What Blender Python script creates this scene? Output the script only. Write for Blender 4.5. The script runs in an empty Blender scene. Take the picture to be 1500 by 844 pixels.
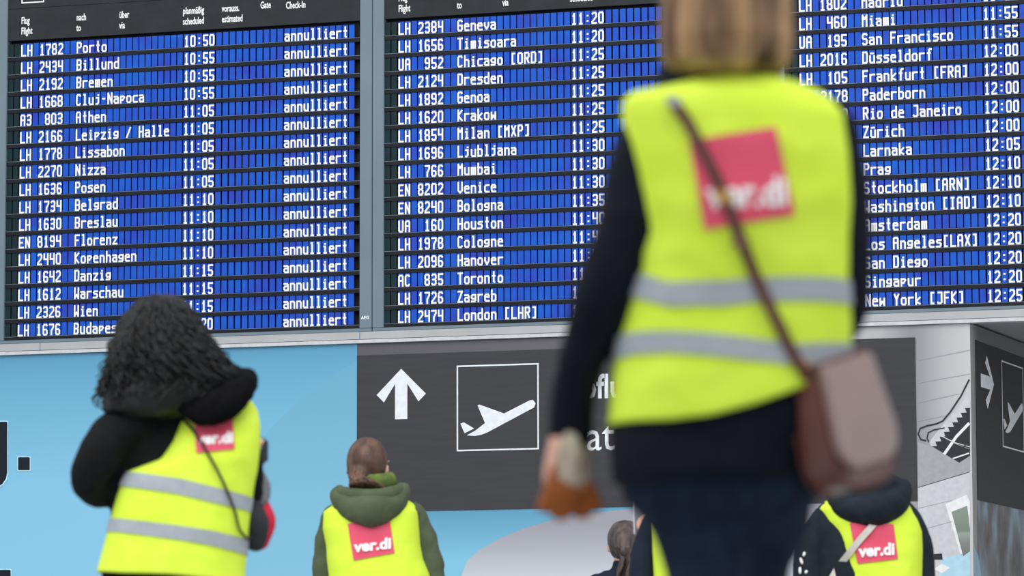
import bpy, bmesh, math, random
from mathutils import Vector, Matrix, noise
random.seed(7)
sc = bpy.context.scene
COL = sc.collection
PI = math.pi
# ------------------------------------------------------------------ camera
FPX = 5859.5
YAW, PITCH, ROLL = -0.299731, 0.114744, -0.002129
Z0 = 4.29735                                   # world height of the first flap row's baseline
CAM = Vector((9.29238, -20.62248, 0.38))
cy_, sy_, cp_, sp_ = math.cos(YAW), math.sin(YAW), math.cos(PITCH), math.sin(PITCH)
FWD = Vector((sy_*cp_, cy_*cp_, sp_))
RGT0 = Vector((cy_, -sy_, 0)); UP0 = RGT0.cross(FWD)
RGT = RGT0*math.cos(ROLL) + UP0*math.sin(ROLL)
UPV = UP0*math.cos(ROLL) - RGT0*math.sin(ROLL)
FH = Vector((sy_, cy_, 0))                     # horizontal viewing direction
cam = bpy.data.cameras.new('camera'); co = bpy.data.objects.new('camera', cam); COL.objects.link(co)
m = Matrix((RGT, UPV, -FWD)).transposed().to_4x4(); m.translation = CAM; co.matrix_world = m
cam.sensor_width = 36; cam.lens = FPX/1500*36; cam.clip_start = .1; cam.clip_end = 200
cam.dof.use_dof = True; cam.dof.focus_distance = 21.9; cam.dof.aperture_fstop = 4.6; cam.dof.aperture_blades = 0
sc.camera = co
# ------------------------------------------------------------------ light
w = bpy.data.worlds.new('hall_daylight'); sc.world = w; w.use_nodes = True
w.node_tree.nodes['Background'].inputs[0].default_value = (.93, .97, 1, 1)
w.node_tree.nodes['Background'].inputs[1].default_value = .78
def area(name, loc, target, sx, sy, power, col=(1, 1, 1)):
    l = bpy.data.lights.new(name, 'AREA'); l.shape = 'RECTANGLE'; l.size = sx; l.size_y = sy
    l.energy = power; l.color = col
    o = bpy.data.objects.new(name, l); COL.objects.link(o); o.location = loc
    o.rotation_euler = (Vector(target)-Vector(loc)).to_track_quat('-Z', 'Y').to_euler()
area('skylight', (5, -13, 10.5), (4, -4, 1.5), 16, 12, 1500, (1, .99, .97))
sc.view_settings.view_transform = 'Standard'; sc.view_settings.look = 'None'
sc.view_settings.exposure = 0.12; sc.view_settings.gamma = 1

# ------------------------------------------------------------------ helpers
def lin(c):
    return tuple(((v/255)/12.92 if v/255 <= .04045 else ((v/255+.055)/1.055)**2.4) for v in c)+(1,)
def mat(name, c, rough=.6, c2=None, scale=30, metal=0, bump=0, bscale=200, stretch=(1, 1, 1), spec=.5, coat=0, sheen=0, coords='Object'):
    m = bpy.data.materials.new(name); m.use_nodes = True; nt = m.node_tree; b = nt.nodes['Principled BSDF']
    b.inputs['Base Color'].default_value = lin(c); b.inputs['Roughness'].default_value = rough
    b.inputs['Metallic'].default_value = metal; b.inputs['Specular IOR Level'].default_value = spec
    b.inputs['Coat Weight'].default_value = coat; b.inputs['Sheen Weight'].default_value = sheen
    tc = nt.nodes.new('ShaderNodeTexCoord'); mp = nt.nodes.new('ShaderNodeMapping'); mp.inputs['Scale'].default_value = stretch
    nt.links.new(tc.outputs[coords], mp.inputs[0])
    n = nt.nodes.new('ShaderNodeTexNoise'); n.inputs['Scale'].default_value = scale; n.inputs['Detail'].default_value = 4
    nt.links.new(mp.outputs[0], n.inputs['Vector'])
    r = nt.nodes.new('ShaderNodeValToRGB'); r.color_ramp.elements[0].position = .35; r.color_ramp.elements[1].position = .68
    r.color_ramp.elements[0].color = lin(c); r.color_ramp.elements[1].color = lin(c2 or tuple(min(255, v*1.06+1) for v in c))
    nt.links.new(n.outputs['Fac'], r.inputs[0]); nt.links.new(r.outputs[0], b.inputs['Base Color'])
    if bump:
        n2 = nt.nodes.new('ShaderNodeTexNoise'); n2.inputs['Scale'].default_value = bscale
        nt.links.new(mp.outputs[0], n2.inputs['Vector'])
        bp = nt.nodes.new('ShaderNodeBump'); bp.inputs['Strength'].default_value = bump; bp.inputs['Distance'].default_value = .004
        nt.links.new(n2.outputs['Fac'], bp.inputs['Height']); nt.links.new(bp.outputs[0], b.inputs['Normal'])
    return m
def ramp_mat(name, stops, axis=2, lo=0, hi=1, rough=.5):
    """printed gradient: colour along one object axis"""
    m = bpy.data.materials.new(name); m.use_nodes = True; nt = m.node_tree; b = nt.nodes['Principled BSDF']
    b.inputs['Roughness'].default_value = rough; b.inputs['Specular IOR Level'].default_value = .3
    tc = nt.nodes.new('ShaderNodeTexCoord'); sp = nt.nodes.new('ShaderNodeSeparateXYZ'); mr = nt.nodes.new('ShaderNodeMapRange')
    mr.inputs[1].default_value = lo; mr.inputs[2].default_value = hi
    nt.links.new(tc.outputs['Object'], sp.inputs[0]); nt.links.new(sp.outputs[axis], mr.inputs[0])
    r = nt.nodes.new('ShaderNodeValToRGB'); nt.links.new(mr.outputs[0], r.inputs[0]); nt.links.new(r.outputs[0], b.inputs['Base Color'])
    e = r.color_ramp.elements
    e[0].position = stops[0][0]; e[0].color = lin(stops[0][1]); e[1].position = stops[-1][0]; e[1].color = lin(stops[-1][1])
    for p, c in stops[1:-1]:
        x = e.new(p); x.color = lin(c)
    return m
def link(name, me, parent=None):
    o = bpy.data.objects.new(name, me); COL.objects.link(o)
    if parent: o.parent = parent
    return o
def build(name, bm, mats, parent=None, smooth=False):
    me = bpy.data.meshes.new(name); bm.to_mesh(me); bm.free()
    for x in (mats if isinstance(mats, (list, tuple)) else [mats]): me.materials.append(x)
    if smooth:
        for p in me.polygons: p.use_smooth = True
    return link(name, me, parent)
def tag(o, label, cat=None, group=None, kind=None):
    if label: o['label'] = label
    if cat: o['category'] = cat
    if group: o['group'] = group
    if kind: o['kind'] = kind
    return o
def empty(name, loc, rz, label, cat, group=None):
    o = bpy.data.objects.new(name, None); COL.objects.link(o); o.location = loc; o.rotation_euler.z = rz
    o.empty_display_size = .2
    return tag(o, label, cat, group)
def bx(bm, x0, x1, y0, y1, z0, z1, mi=0):
    v = [bm.verts.new((x, y, z)) for x in (x0, x1) for y in (y0, y1) for z in (z0, z1)]
    for f in ((0, 1, 3, 2), (4, 6, 7, 5), (0, 4, 5, 1), (2, 3, 7, 6), (0, 2, 6, 4), (1, 5, 7, 3)):
        bm.faces.new([v[i] for i in f]).material_index = mi
def box(name, x0, x1, y0, y1, z0, z1, m, parent=None, bev=0):
    bm = bmesh.new(); bx(bm, x0, x1, y0, y1, z0, z1)
    if bev: bmesh.ops.bevel(bm, geom=bm.edges[:], offset=bev, segments=2, affect='EDGES')
    return build(name, bm, m, parent)
def ray(px, py):
    return FWD*FPX + RGT*(px-750) - UPV*(py-422)
def WX(px, py, Y=0.0):                         # point of the wall plane seen at a photo pixel
    d = ray(px, py); t = (Y-CAM.y)/d.y; return CAM + d*t
# ------------------------------------------------------------------ materials
M = {}
M['white_print'] = mat('white_print', (250, 250, 250), .6)
M['black_housing'] = mat('black_housing', (44, 46, 50), .55, (50, 53, 57), 8, spec=.15)
M['dark_back'] = mat('dark_back', (20, 23, 32), .8)
M['louvre'] = mat('louvre', (30, 33, 38), .5, (36, 39, 44), 6, spec=.12)
M['thin_line'] = mat('thin_line', (120, 135, 150), .35)  # ledge joints, and the lit top edge painted onto the louvre bars
M['frame'] = mat('frame_paint', (106, 124, 136), .45, (112, 130, 142), 3)
M['ledge'] = mat('ledge_aluminium', (172, 173, 176), .5, (182, 183, 186), 4)
M['ledge2'] = mat('ledge_lip_aluminium', (196, 198, 202), .5)
M['seam'] = mat('seam_black', (14, 15, 18), .7)
def flap_mat(name, a, b, c):
    m = bpy.data.materials.new(name); m.use_nodes = True; nt = m.node_tree; bs = nt.nodes['Principled BSDF']
    g = nt.nodes.new('ShaderNodeNewGeometry'); n = nt.nodes.new('ShaderNodeTexNoise'); n.inputs['Scale'].default_value = 5; n.inputs['Detail'].default_value = 3
    nt.links.new(g.outputs['Position'], n.inputs['Vector'])
    r = nt.nodes.new('ShaderNodeValToRGB'); nt.links.new(n.outputs['Fac'], r.inputs[0]); nt.links.new(r.outputs[0], bs.inputs['Base Color'])
    e = r.color_ramp.elements; e[0].position = .34; e[0].color = lin(a); e[1].position = .7; e[1].color = lin(c)
    x = e.new(.5); x.color = lin(b); bs.inputs['Roughness'].default_value = .45; bs.inputs['Specular IOR Level'].default_value = .12
    return m
M['flap'] = flap_mat('blue_flap', (30, 96, 204), (34, 86, 198), (50, 66, 184))
M['flap_dark'] = flap_mat('unused_flap', (24, 54, 64), (26, 46, 54), (30, 50, 48))
M['floor'] = mat('floor_stone', (150, 150, 150), .35, (170, 170, 168), 3)
M['wallpaint'] = mat('wall_paint', (150, 152, 158), .6)

# ------------------------------------------------------------------ setting
tag(box('floor', -14, 30, -34, 12, -.1, 0, M['floor']), 'grey stone hall floor', None, None, 'structure')
ZW = Z0-1.705                                   # top of the printed wall
XC = 5.431                                      # outside corner
wb = box('wall_back', -6, XC-.004, .004, .3, 0, ZW, M['wallpaint']); tag(wb, 'straight wall below the departure boards', None, None, 'structure')
TH = .07; DR = Vector((math.sin(TH), math.cos(TH), 0)); NR = Vector((math.cos(TH), -math.sin(TH), 0))
def RW(s, z, off=0.): return Vector((XC, 0, z)) + DR*s + NR*off
bm = bmesh.new()
c = [RW(.004, 0, -.004), RW(6, 0, -.004), RW(6, 0, -.3), RW(.31, 0, -.3)]
lo = [bm.verts.new(v) for v in c]; hi = [bm.verts.new(v+Vector((0, 0, ZW))) for v in c]
bm.faces.new(lo[::-1]); bm.faces.new(hi)
for i in range(4): bm.faces.new((lo[i], lo[(i+1) % 4], hi[(i+1) % 4], hi[i]))
tag(build('wall_right', bm, M['wallpaint']), 'wall running back from the corner at the right', None, None, 'structure')
tag(box('ceiling', -6, 9, .06, 7, ZW+.012, ZW+.08, mat('soffit', (176, 176, 180), .55)), 'light grey soffit over the recess at the right', None, None, 'structure')
tag(box('wall_upper', -6, 9, .46, .6, ZW+.08, Z0+2.5, M['wallpaint']), 'wall behind the departure boards', None, None, 'structure')
# ledge under the boards
lg = bmesh.new(); bx(lg, -6, 9, -.012, .4, Z0-1.682, Z0-1.642); L1 = build('trim_1', lg, M['ledge'])
tag(L1, 'grey aluminium ledge running under the departure boards', None, None, 'structure')
box('lip', -6, 9, -.022, .06, ZW, Z0-1.686, M['ledge2'], L1)
for px in (60, 528, 940):
    x = WX(px, 500).x; box('joint', x-.0025, x+.0025, -.0135, -.011, Z0-1.682, Z0-1.642, M['thin_line'], L1)

# ------------------------------------------------------------------ split-flap lettering
G = {'0': '103041473818070110', '1': '162820,1030', '2': '0718384745010040', '3': '071838474534,14344341301001', '4': '080444,4840',
'5': '480804344341301001', '6': '4738180701103041433404', '7': '0848462320', '8': '143443413010010314,1405071838474534', '9': '0110304147381807051444',
':': '2222,2626', '-': '1434', '/': '0048', '[': '38181030', ']': '18383010', 'A': '000718384740,0444', 'B': '000838474534,043443413000',
'C': '4738180701103041', 'D': '00083847413000', 'E': '48080040,0434', 'F': '480800,0434', 'G': '47381807011030414424', 'H': '0008,4840,0444',
'I': '1838,2820,1030', 'J': '184841301001', 'K': '0800,480440', 'L': '080040', 'M': '0008254840', 'N': '00084048', 'O': '103041473818070110',
'P': '00083847453404', 'R': '00083847453404,2440', 'S': '473818070514344341301001', 'T': '0848,2820', 'U': '080110304148', 'V': '0802204248',
'W': '0800234048', 'X': '0048,0840', 'Y': '082448,2420', 'Z': '08480040', 'Ü': '060110304146,0808,4848',
'a': '053544401001021343', 'b': '08003041443505', 'c': '451504011040', 'd': '48401001041545', 'e': '401001041535444303', 'f': '48382720,1535',
'g': '003041451504031242', 'h': '0800,05354440', 'i': '152520,1030,2727', 'j': '1535312010,3737', 'k': '0800,450240', 'l': '182820,1030',
'm': '00054540,2520', 'n': '0005354440', 'o': '103041443515040110', 'p': '00053544332202', 'r': '0005,04153545', 's': '451504133342413000',
't': '282130,1535', 'u': '05011040,4540', 'ü': '05011040,4540,1717,3737', 'v': '0503204345', 'w': '0500234045', 'x': '0045,0540',
'z': '05450040', 'y': '0520,4520'}
CW, FWI, FHT = .0381, .0316, .0735              # pitch, flap width, flap height
def flap_bm(bm, x, y, z, ch=' ', mi=0, mw=1):
    bx(bm, x-.0015, x-.0015+FWI, y, y+.003, z+.001, z+.001+FHT, mi)
    if ch == ' ': return
    t = .0046; gx, gz = .0056, .0071
    ox, oz = x+.0034, z+.0050
    ns_ = 0
    for pl in G[ch].split(','):
        p = [(ox+int(pl[i])*gx, oz+int(pl[i+1])*gz) for i in range(0, len(pl), 2)]
        for a, b in zip(p, p[1:]):
            d = Vector((b[0]-a[0], b[1]-a[1])); l = d.length
            d = d/l if l else Vector((0, 1)); n = Vector((-d.y, d.x))*t
            if not l: n *= 1.15
            e = d*t*(1 if abs(d.x*d.y) < .01 else .45)
            q = [(a[0]-e.x-n.x, a[1]-e.y-n.y), (b[0]+e.x-n.x, b[1]+e.y-n.y), (b[0]+e.x+n.x, b[1]+e.y+n.y), (a[0]-e.x+n.x, a[1]-e.y+n.y)]
            ns_ += 1
            f = bm.faces.new([bm.verts.new((u, y-.0010-.00025*ns_, v)) for u, v in q]); f.material_index = mw; f.normal_update()
            if f.normal.y > 0: f.normal_flip()
FM = [M['flap'], M['white_print'], M['flap_dark']]
FLAP_ME = {}
def flap_mesh(ch):
    if ch not in FLAP_ME:
        bm = bmesh.new(); flap_bm(bm, 0, 0, 0, ch); me = bpy.data.meshes.new('flap'); bm.to_mesh(me); bm.free()
        for x in FM: me.materials.append(x)
        FLAP_ME[ch] = me
    return FLAP_ME[ch]
def text_bm(s, size, sx=1.0, bold=0.0, res=2):
    cu = bpy.data.curves.new('t', 'FONT'); cu.body = s; cu.size = size; cu.offset = bold; cu.resolution_u = res
    o = bpy.data.objects.new('t', cu); COL.objects.link(o)
    me = bpy.data.meshes.new_from_object(o.evaluated_get(bpy.context.evaluated_depsgraph_get()))
    bpy.data.objects.remove(o); bpy.data.curves.remove(cu)
    bm = bmesh.new(); bm.from_mesh(me); bpy.data.meshes.remove(me)
    for v in bm.verts: v.co.x *= sx
    return bm
def wall_text(name, s, x, y, z, size, m, parent, sx=1.0, bold=0.0):
    bm = text_bm(s, size, sx, bold)
    for v in bm.verts: v.co = Vector((x+v.co.x, y, z+v.co.y))
    return build(name, bm, m, parent)
ROWS = [
 [('LH 1782','Porto','10:50'),('LH 2434','Billund','10:55'),('LH 2192','Bremen','10:55'),('LH 1668','Cluj-Napoca','10:55'),('A3  803','Athen','11:05'),
  ('LH 2166','Leipzig / Halle','11:05'),('LH 1778','Lissabon','11:05'),('LH 2270','Nizza','11:05'),('LH 1636','Posen','11:05'),('LH 1734','Belgrad','11:10'),
  ('LH 1630','Breslau','11:10'),('EN 8194','Florenz','11:10'),('LH 2440','Kopenhagen','11:10'),('LH 1642','Danzig','11:15'),('LH 1612','Warschau','11:15'),
  ('LH 2326','Wien','11:15'),('LH 1676','Budapest','11:20')],
 [('LH 2384','Geneva','11:20'),('LH 1656','Timisoara','11:20'),('UA  952','Chicago [ORD]','11:25'),('LH 2124','Dresden','11:25'),('LH 1892','Genoa','11:25'),
  ('LH 1620','Krakow','11:25'),('LH 1854','Milan [MXP]','11:25'),('LH 1696','Ljubljana','11:30'),('LH  766','Mumbai','11:30'),('EN 8202','Venice','11:30'),
  ('EN 8240','Bologna','11:35'),('UA  160','Houston','11:40'),('LH 1978','Cologne','11:45'),('LH 2096','Hanover','11:45'),('AC  835','Toronto','11:45'),
  ('LH 1726','Zagreb','11:45'),('LH 2474','London [LHR]','11:45')],
 [('LH 1802','Madrid','11:50'),('LH  460','Miami','11:55'),('UA  195','San Francisco','11:55'),('LH 2016','Düsseldorf','12:00'),('LH  105','Frankfurt [FRA]','12:00'),
  ('LH 2178','Paderborn','12:00'),('LH   00','Rio de Janeiro','12:00'),('LH    8','Zürich','12:00'),('LH    1','Larnaka','12:05'),('LH     ','Prag','12:10'),
  ('LH     ','Stockholm [ARN]','12:10'),('LH     ','Washington [IAD]','12:10'),('LH     ','Amsterdam','12:20'),('LH     ','Los Angeles[LAX]','12:20'),
  ('LH     ','San Diego','12:20'),('LH     ','Singapur','12:20'),('LH     ','New York [JFK]','12:25')]]
BX = [0, 2.2665, 4.5311]
GRP = 'split-flap departure boards in a row on the wall'
LAB = ['black split-flap departure board listing Porto to Budapest, leftmost of three',
       'black split-flap departure board listing Geneva to London, middle one behind the foreground woman',
       'black split-flap departure board listing Madrid to New York, above the right wall corner']
for b in range(3):
    x0 = BX[b]
    B = empty('departure_board', (x0, 0, Z0), 0, LAB[b], 'departure board', GRP)
    # housing
    bm = bmesh.new()
    bx(bm, -.088, 2.056, .045, .44, -1.64, 1.0)
    build('housing', bm, M['dark_back'], B)
    # frame: stiles and bottom rail, each its own part
    box('frame_stile', -.146, -.081, -.012, .42, -1.622, 1.0, M['frame'], B, .002)
    box('frame_stile', 2.046, 2.1165, -.012, .42, -1.622, 1.0, M['frame'], B, .002)
    box('frame_rail', -.146, 2.1165, -.010, .42, -1.641, -1.6225, M['frame'], B, .002)
    # header
    HP = box('header_panel', -.0805, 2.0455, -.002, .04, .094, .2765, M['black_housing'], B)
    HP2 = box('title_panel', -.0805, 2.0455, -.002, .04, .2785, .99, M['black_housing'], B)
    def ht(s, x, z): wall_text('lettering', s, x, -.0028, z, .055, M['white_print'], HP, .58, .0012)
    ZT, ZB = .189, .129
    for s, x, z in (('Flug', 0, ZT), ('Flight', 0, ZB), ('nach', .3405, ZT), ('to', .3405, ZB), ('über', .602, ZT), ('via', .602, ZB),
                    ('planmäßig', .988, ZT), ('scheduled', .988, ZB), ('vorauss.', 1.222, ZT), ('estimated', 1.222, ZB),
                    ('Gate', 1.452, ZT+.006), ('Check-In', 1.604, ZT-.004)):
        ht(s, x, z)
    bm = bmesh.new()
    for q in ((0, .14, .3275, .334), (0, .14, .46, .4665), (0, .0065, .334, .46), (.1335, .14, .334, .46)):
        bx(bm, q[0], q[1], -.0035, -.0018, q[2]-.021, q[3]-.021)
    build('pictogram_frame', bm, M['white_print'], HP2)
    bm = bmesh.new()
    pl = [(.02, .372), (.045, .36), (.12, .405), (.13, .42), (.115, .425), (.09, .41), (.055, .43), (.045, .425), (.06, .392), (.035, .38), (.022, .388)]
    bm.faces.new([bm.verts.new((x, -.003, z)) for x, z in pl]); build('pictogram_aeroplane', bm, M['white_print'], HP2)
    # cells
    indiv = []; rest = bmesh.new()
    for r, (fl, city, tm) in enumerate(ROWS[b]):
        z = -r*.1
        cells = [(-2*CW-.002, ' ', 2), (-CW-.002, ' ', 2)]
        cells += [(i*CW, ch, 0) for i, ch in enumerate(fl.ljust(9))]
        cells += [(.3417+i*.0383, ch, 0) for i, ch in enumerate(city.ljust(17))]
        cells += [(.9988-.004+i*CW, ch, 0) for i, ch in enumerate(tm)]
        cells += [(1.1885+i*.0407, ' ', 0) for i in range(10)]
        cells += [(1.5964+i*.0381, ch, 0) for i, ch in enumerate(('annulliert' if b < 2 else '').ljust(12))]
        for x, ch, mi in cells:
            if x+FWI > 2.047: continue
            if ch != ' ': indiv.append((x, z, ch))
            else: flap_bm(rest, x, .004, z, ch, mi)
    def vis(i):
        x, z, ch = i
        wx = x+x0
        if wx > 5.68: return False
        if b == 0: return True
        if b == 1: return wx < 3.38-.35*max(0, -z-1.0)
        return wx > 4.79 if z < -.45 else True
    cand = sorted([i for i in indiv if vis(i)], key=lambda i: -i[0])[:300]
    ks = set(cand)
    for i in indiv:
        if i not in ks: flap_bm(rest, i[0], .004, i[1], i[2])
    build('flap_field', rest, FM, B)['kind'] = 'stuff'
    rowo = []
    for r in range(17):
        z = -r*.1
        bm = bmesh.new(); bx(bm, -.0805, 2.0455, -.001, .04, z-.0242, z-.003, 0); bx(bm, -.0805, 2.0455, -.0016, .03, z-.003, z-.0012, 1)  # pale strip paints in the light catching each bar's top edge
        rowo.append(build('row_louvre', bm, [M['louvre'], M['thin_line']], B))
    for x, z, ch in cand:
        o = link('flap', flap_mesh(ch), rowo[int(round(-z/.1))]); o.location = (x, .004, z)
    if b == 0: wall_text('maker_mark', 'AEG', 2.056, -.0135, -1.572, .024, M['white_print'], B, 1, .0006)
tag(box('wall_panel', 6.66, 8.9, -.01, .4, Z0-1.64, Z0+1, M['frame']), None, None, None, 'structure')

# ------------------------------------------------------------------ printed wall graphics
def plate(name, P, off, m, parent, side='f', px=True):
    """thin vinyl sheet lying on the wall; corners read off the wall plane"""
    bm = bmesh.new(); vs = []
    for a in P:
        if side == 'f':
            q = WX(*a) if px else Vector((a[0], 0, a[1])); q = Vector((q.x, -off, q.z))
        else:                                   # a = (distance along receding wall, height)
            q = RW(a[0], a[1], off)
        vs.append(q)
    n = Vector((0, -1, 0)) if side == 'f' else NR
    t = [bm.verts.new(v) for v in vs]; k = [bm.verts.new(v-n*(.0009)) for v in vs]
    f = bm.faces.new(t); f.normal_update()
    if f.normal.dot(n) < 0: f.normal_flip()
    bm.faces.new(k)
    for i in range(len(t)): bm.faces.new((t[i], k[i], k[(i+1) % len(t)], t[(i+1) % len(t)]))
    bmesh.ops.recalc_face_normals(bm, faces=bm.faces[:])
    return build(name, bm, m, parent)
def stroke(P, w):                               # ribbon outline about a polyline (photo pixels)
    L, R = [], []
    for i, p in enumerate(P):
        a = P[max(0, i-1)]; b = P[min(len(P)-1, i+1)]
        d = Vector((b[0]-a[0], b[1]-a[1])).normalized(); n = Vector((-d.y, d.x))*w/2
        L.append((p[0]+n.x, p[1]+n.y)); R.append((p[0]-n.x, p[1]-n.y))
    return L+R[::-1]
def strip(name, P, w, off, m, parent):
    bm = bmesh.new(); q = stroke(P, w); n = len(P)
    A = [WX(*a) for a in q]; V = [bm.verts.new((a.x, -off, a.z)) for a in A]
    for i in range(n-1):
        f = bm.faces.new((V[i], V[i+1], V[2*n-2-i], V[2*n-1-i])); f.normal_update()
        if f.normal.y > 0: f.normal_flip()
    return build(name, bm, m, parent)
ZB_, ZT_ = 0.01, ZW-.002
xs = WX(523, 600).x
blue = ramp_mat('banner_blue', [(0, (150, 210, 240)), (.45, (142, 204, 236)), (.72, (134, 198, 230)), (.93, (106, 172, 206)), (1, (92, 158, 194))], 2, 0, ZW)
T = empty('wall_banner', (0, 0, 0), 0, 'light blue printed wall banner with dark letters below the left departure board', 'banner')
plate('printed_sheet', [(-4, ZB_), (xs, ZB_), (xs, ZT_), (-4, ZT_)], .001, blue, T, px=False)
arc = [(523, 527), (490, 549), (455, 575), (425, 600), (400, 624), (380, 650), (362, 690), (350, 740), (345, 800), (345, 1080), (523, 1080)]
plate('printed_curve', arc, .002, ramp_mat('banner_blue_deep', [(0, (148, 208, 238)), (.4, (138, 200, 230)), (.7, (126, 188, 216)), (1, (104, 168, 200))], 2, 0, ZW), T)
ink = mat('letter_ink', (28, 34, 42), .5, spec=.15); halo = mat('letter_halo', (176, 224, 246), .5)
def rr(x0, y0, x1, y1, r, big=None):
    P = []
    for cx, cy, a in ((x1-r, y0+r, 270), (x1-(big or r), y1-(big or r), 0), (x0+r, y1-r, 90), (x0+r, y0+r, 180)):
        q = big if (big and cx == x1-big) else r
        for k in range(5):
            t = math.radians(a+k*22.5); P.append((cx+q*math.cos(t), cy+q*math.sin(t)))
    return P
for e, mm, of in ((1.5, halo, .0035), (0, ink, .0045)):
    nm = 'letter_outline' if e else 'letter'
    plate(nm, rr(-70-e, 618-e, 11+e, 716+e, 1.5, 24), of, mm, T)
    plate(nm, rr(27-e, 670-e, 44+e, 689+e, 1.5), of, mm, T)
    plate(nm, rr(-60-e, 835-e, 16+e, 935+e, 1.5), of, mm, T)
# grey mural (photograph of a hall printed on the wall)
T = empty('wall_mural', (0, 0, 0), 0, 'grey printed mural of an escalator hall surrounding the dark direction sign', 'mural')
xe = XC-.001
MU = ramp_mat('mural_grey', [(0, (92, 91, 97)), (.76, (110, 109, 115)), (.8, (186, 186, 190)), (.86, (180, 180, 184)), (.905, (146, 146, 151)), (.925, (154, 154, 159)), (.96, (184, 184, 188)), (1, (198, 199, 201))], 0, xs, xe)
plate('printed_sheet', [(xs+.001, ZB_), (xe, ZB_), (xe, ZT_), (xs+.001, ZT_)], .001, MU, T, px=False)
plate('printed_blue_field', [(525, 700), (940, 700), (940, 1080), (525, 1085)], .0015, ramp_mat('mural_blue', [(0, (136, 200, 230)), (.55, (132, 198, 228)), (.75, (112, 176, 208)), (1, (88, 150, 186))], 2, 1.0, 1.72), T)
el = [(700, 1085), (678, 900), (676, 844), (684, 822), (702, 806), (730, 790), (765, 775), (805, 763), (850, 754), (900, 748), (960, 743), (1345, 735), (1346, 1050)]
plate('printed_ellipse', el, .0022, ramp_mat('ellipse_grey', [(0, (208, 214, 222)), (.4, (205, 210, 218)), (.62, (178, 180, 190)), (.8, (160, 160, 170)), (1, (160, 160, 168))], 2, 1.0, 1.72), T)
lgm = mat('mural_light', (194, 195, 200), .5); mg = mat('mural_mid', (158, 158, 163), .5); dk = mat('mural_dark', (52, 53, 58), .5, spec=.15); wh = mat('mural_white', (226, 227, 229), .5)
plate('printed_floor', [(1345, 648), (1364, 654), (1405, 679), (1421, 669), (1421, 692), (1345, 715)], .0022, mg, T)
plate('printed_balustrade', [(1345, 714), (1421, 691), (1421, 1045), (1345, 1045)], .0022, lgm, T)
for a, b in (((1345, 528), (1421, 513)), ((1345, 561), (1421, 548)), ((1345, 590), (1405, 577)), ((1345, 617), (1385, 609)), ((1345, 745), (1395, 733)), ((1345, 778), (1395, 764))):
    strip('printed_seam', [a, b], .9, .003, mg, T)
thin_line = [(1405, 580), (1378, 618), (1352, 626), (1345, 634), (1348, 644), (1356, 646)]
thin_line = [(1420, 556), (1408, 580), (1392, 604), (1381, 617), (1372, 621), (1358, 624), (1348, 628), (1345, 636), (1349, 644), (1357, 646)]
strip('printed_handrail', thin_line, 2.4, .0035, dk, T)
strip('printed_handrail', [(1384, 627), (1368, 630), (1360, 634), (1358, 642), (1361, 648)], 2.0, .0035, dk, T)
plate('printed_stair_side', [(1421, 590), (1421, 668), (1405, 678), (1364, 653), (1372, 640)], .0028, dk, T)
steps = []
n = 9
for k in range(n):
    ax, ay = 1364+(1420-1364)*k/n, 654+(591-654)*k/n
    bx_, by_ = 1364+(1420-1364)*(k+1)/n, 654+(591-654)*(k+1)/n
    steps += [(ax, ay), (ax+8.5, ay-.5)]
steps += [(1421, 588), (1416, 582)]
steps += [(1372, 634), (1361, 648)]
plate('printed_steps', steps, .0032, lgm, T)
strip('printed_beam', [(1383, 666), (1401, 640), (1420, 620)], 4.2, .0038, wh, T)
strip('printed_rail_line', [(1379, 639), (1400, 649), (1421, 655)], 1.0, .004, wh, T)
strip('printed_rail_line', [(1384, 642), (1402, 651), (1420, 658)], .8, .004, mg, T)
strip('printed_rail_line', [(1396, 672), (1408, 668), (1420, 664)], 2.0, .004, wh, T)
strip('printed_handrail', [(1411, 662), (1412, 654), (1418, 650), (1421, 649)], 1.8, .0042, dk, T)
plate('printed_window_frame', [(1385, 739), (1416, 725), (1421, 735), (1421, 812), (1408, 815)], .0028, wh, T)
plate('printed_window', [(1394, 750), (1417, 741), (1421, 775), (1421, 808), (1411, 815)], .0034, ramp_mat('mural_window', [(0, (96, 98, 100)), (.4, (132, 136, 134)), (.55, (150, 162, 156)), (.6, (122, 136, 126)), (1, (136, 150, 140))], 2, 1.33, 1.62), T)
plate('printed_blue_floor', [(1380, 818), (1421, 809), (1421, 860), (1372, 860)], .003, mat('mural_paleblue', (170, 208, 226), .5), T)
plate('printed_sign', [(1368, 812), (1380, 811), (1381, 820), (1368, 820)], .0036, dk, T)
plate('printed_cloud', [(1368, 834), (1380, 826), (1392, 832), (1380, 840)], .0036, wh, T)
# direction sign on the front wall
sx0, sx1 = 2.030, 5.139; sz1, sz0 = Z0-1.7715, Z0-2.632
S = empty('direction_sign', (0, 0, 0), 0, 'wide dark grey wall sign with up arrow and departing aeroplane pictogram', 'sign', 'dark direction signs on the wall')
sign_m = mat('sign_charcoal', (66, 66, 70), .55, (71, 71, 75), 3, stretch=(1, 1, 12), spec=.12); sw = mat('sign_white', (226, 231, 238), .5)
plate('sign_panel', [(sx0, sz0), (sx1, sz0), (sx1, sz1), (sx0, sz1)], .005, sign_m, S, px=False)
def zz(v): return Z0+v
ax = 2.2865; t = .0355
ar = [(ax, -1.852), (2.4285, -1.992), (2.386, -2.034), (ax+t, -1.934), (ax+t, -2.128), (ax-t, -2.128), (ax-t, -1.934), (2.187, -2.034), (2.1445, -1.992)]
bm = bmesh.new()
for q in ([0, 1, 2, 3], [0, 3, 4, 5, 6], [0, 6, 7, 8]):
    f = bm.faces.new([bm.verts.new((ar[i][0], -.0065, zz(ar[i][1]))) for i in q]); f.normal_update()
    if f.normal.y > 0: f.normal_flip()
build('arrow', bm, sw, S)
bm = bmesh.new(); a0, a1, b0, b1, tt = 2.605, 3.071, zz(-2.312), zz(-1.8445), .008
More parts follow.
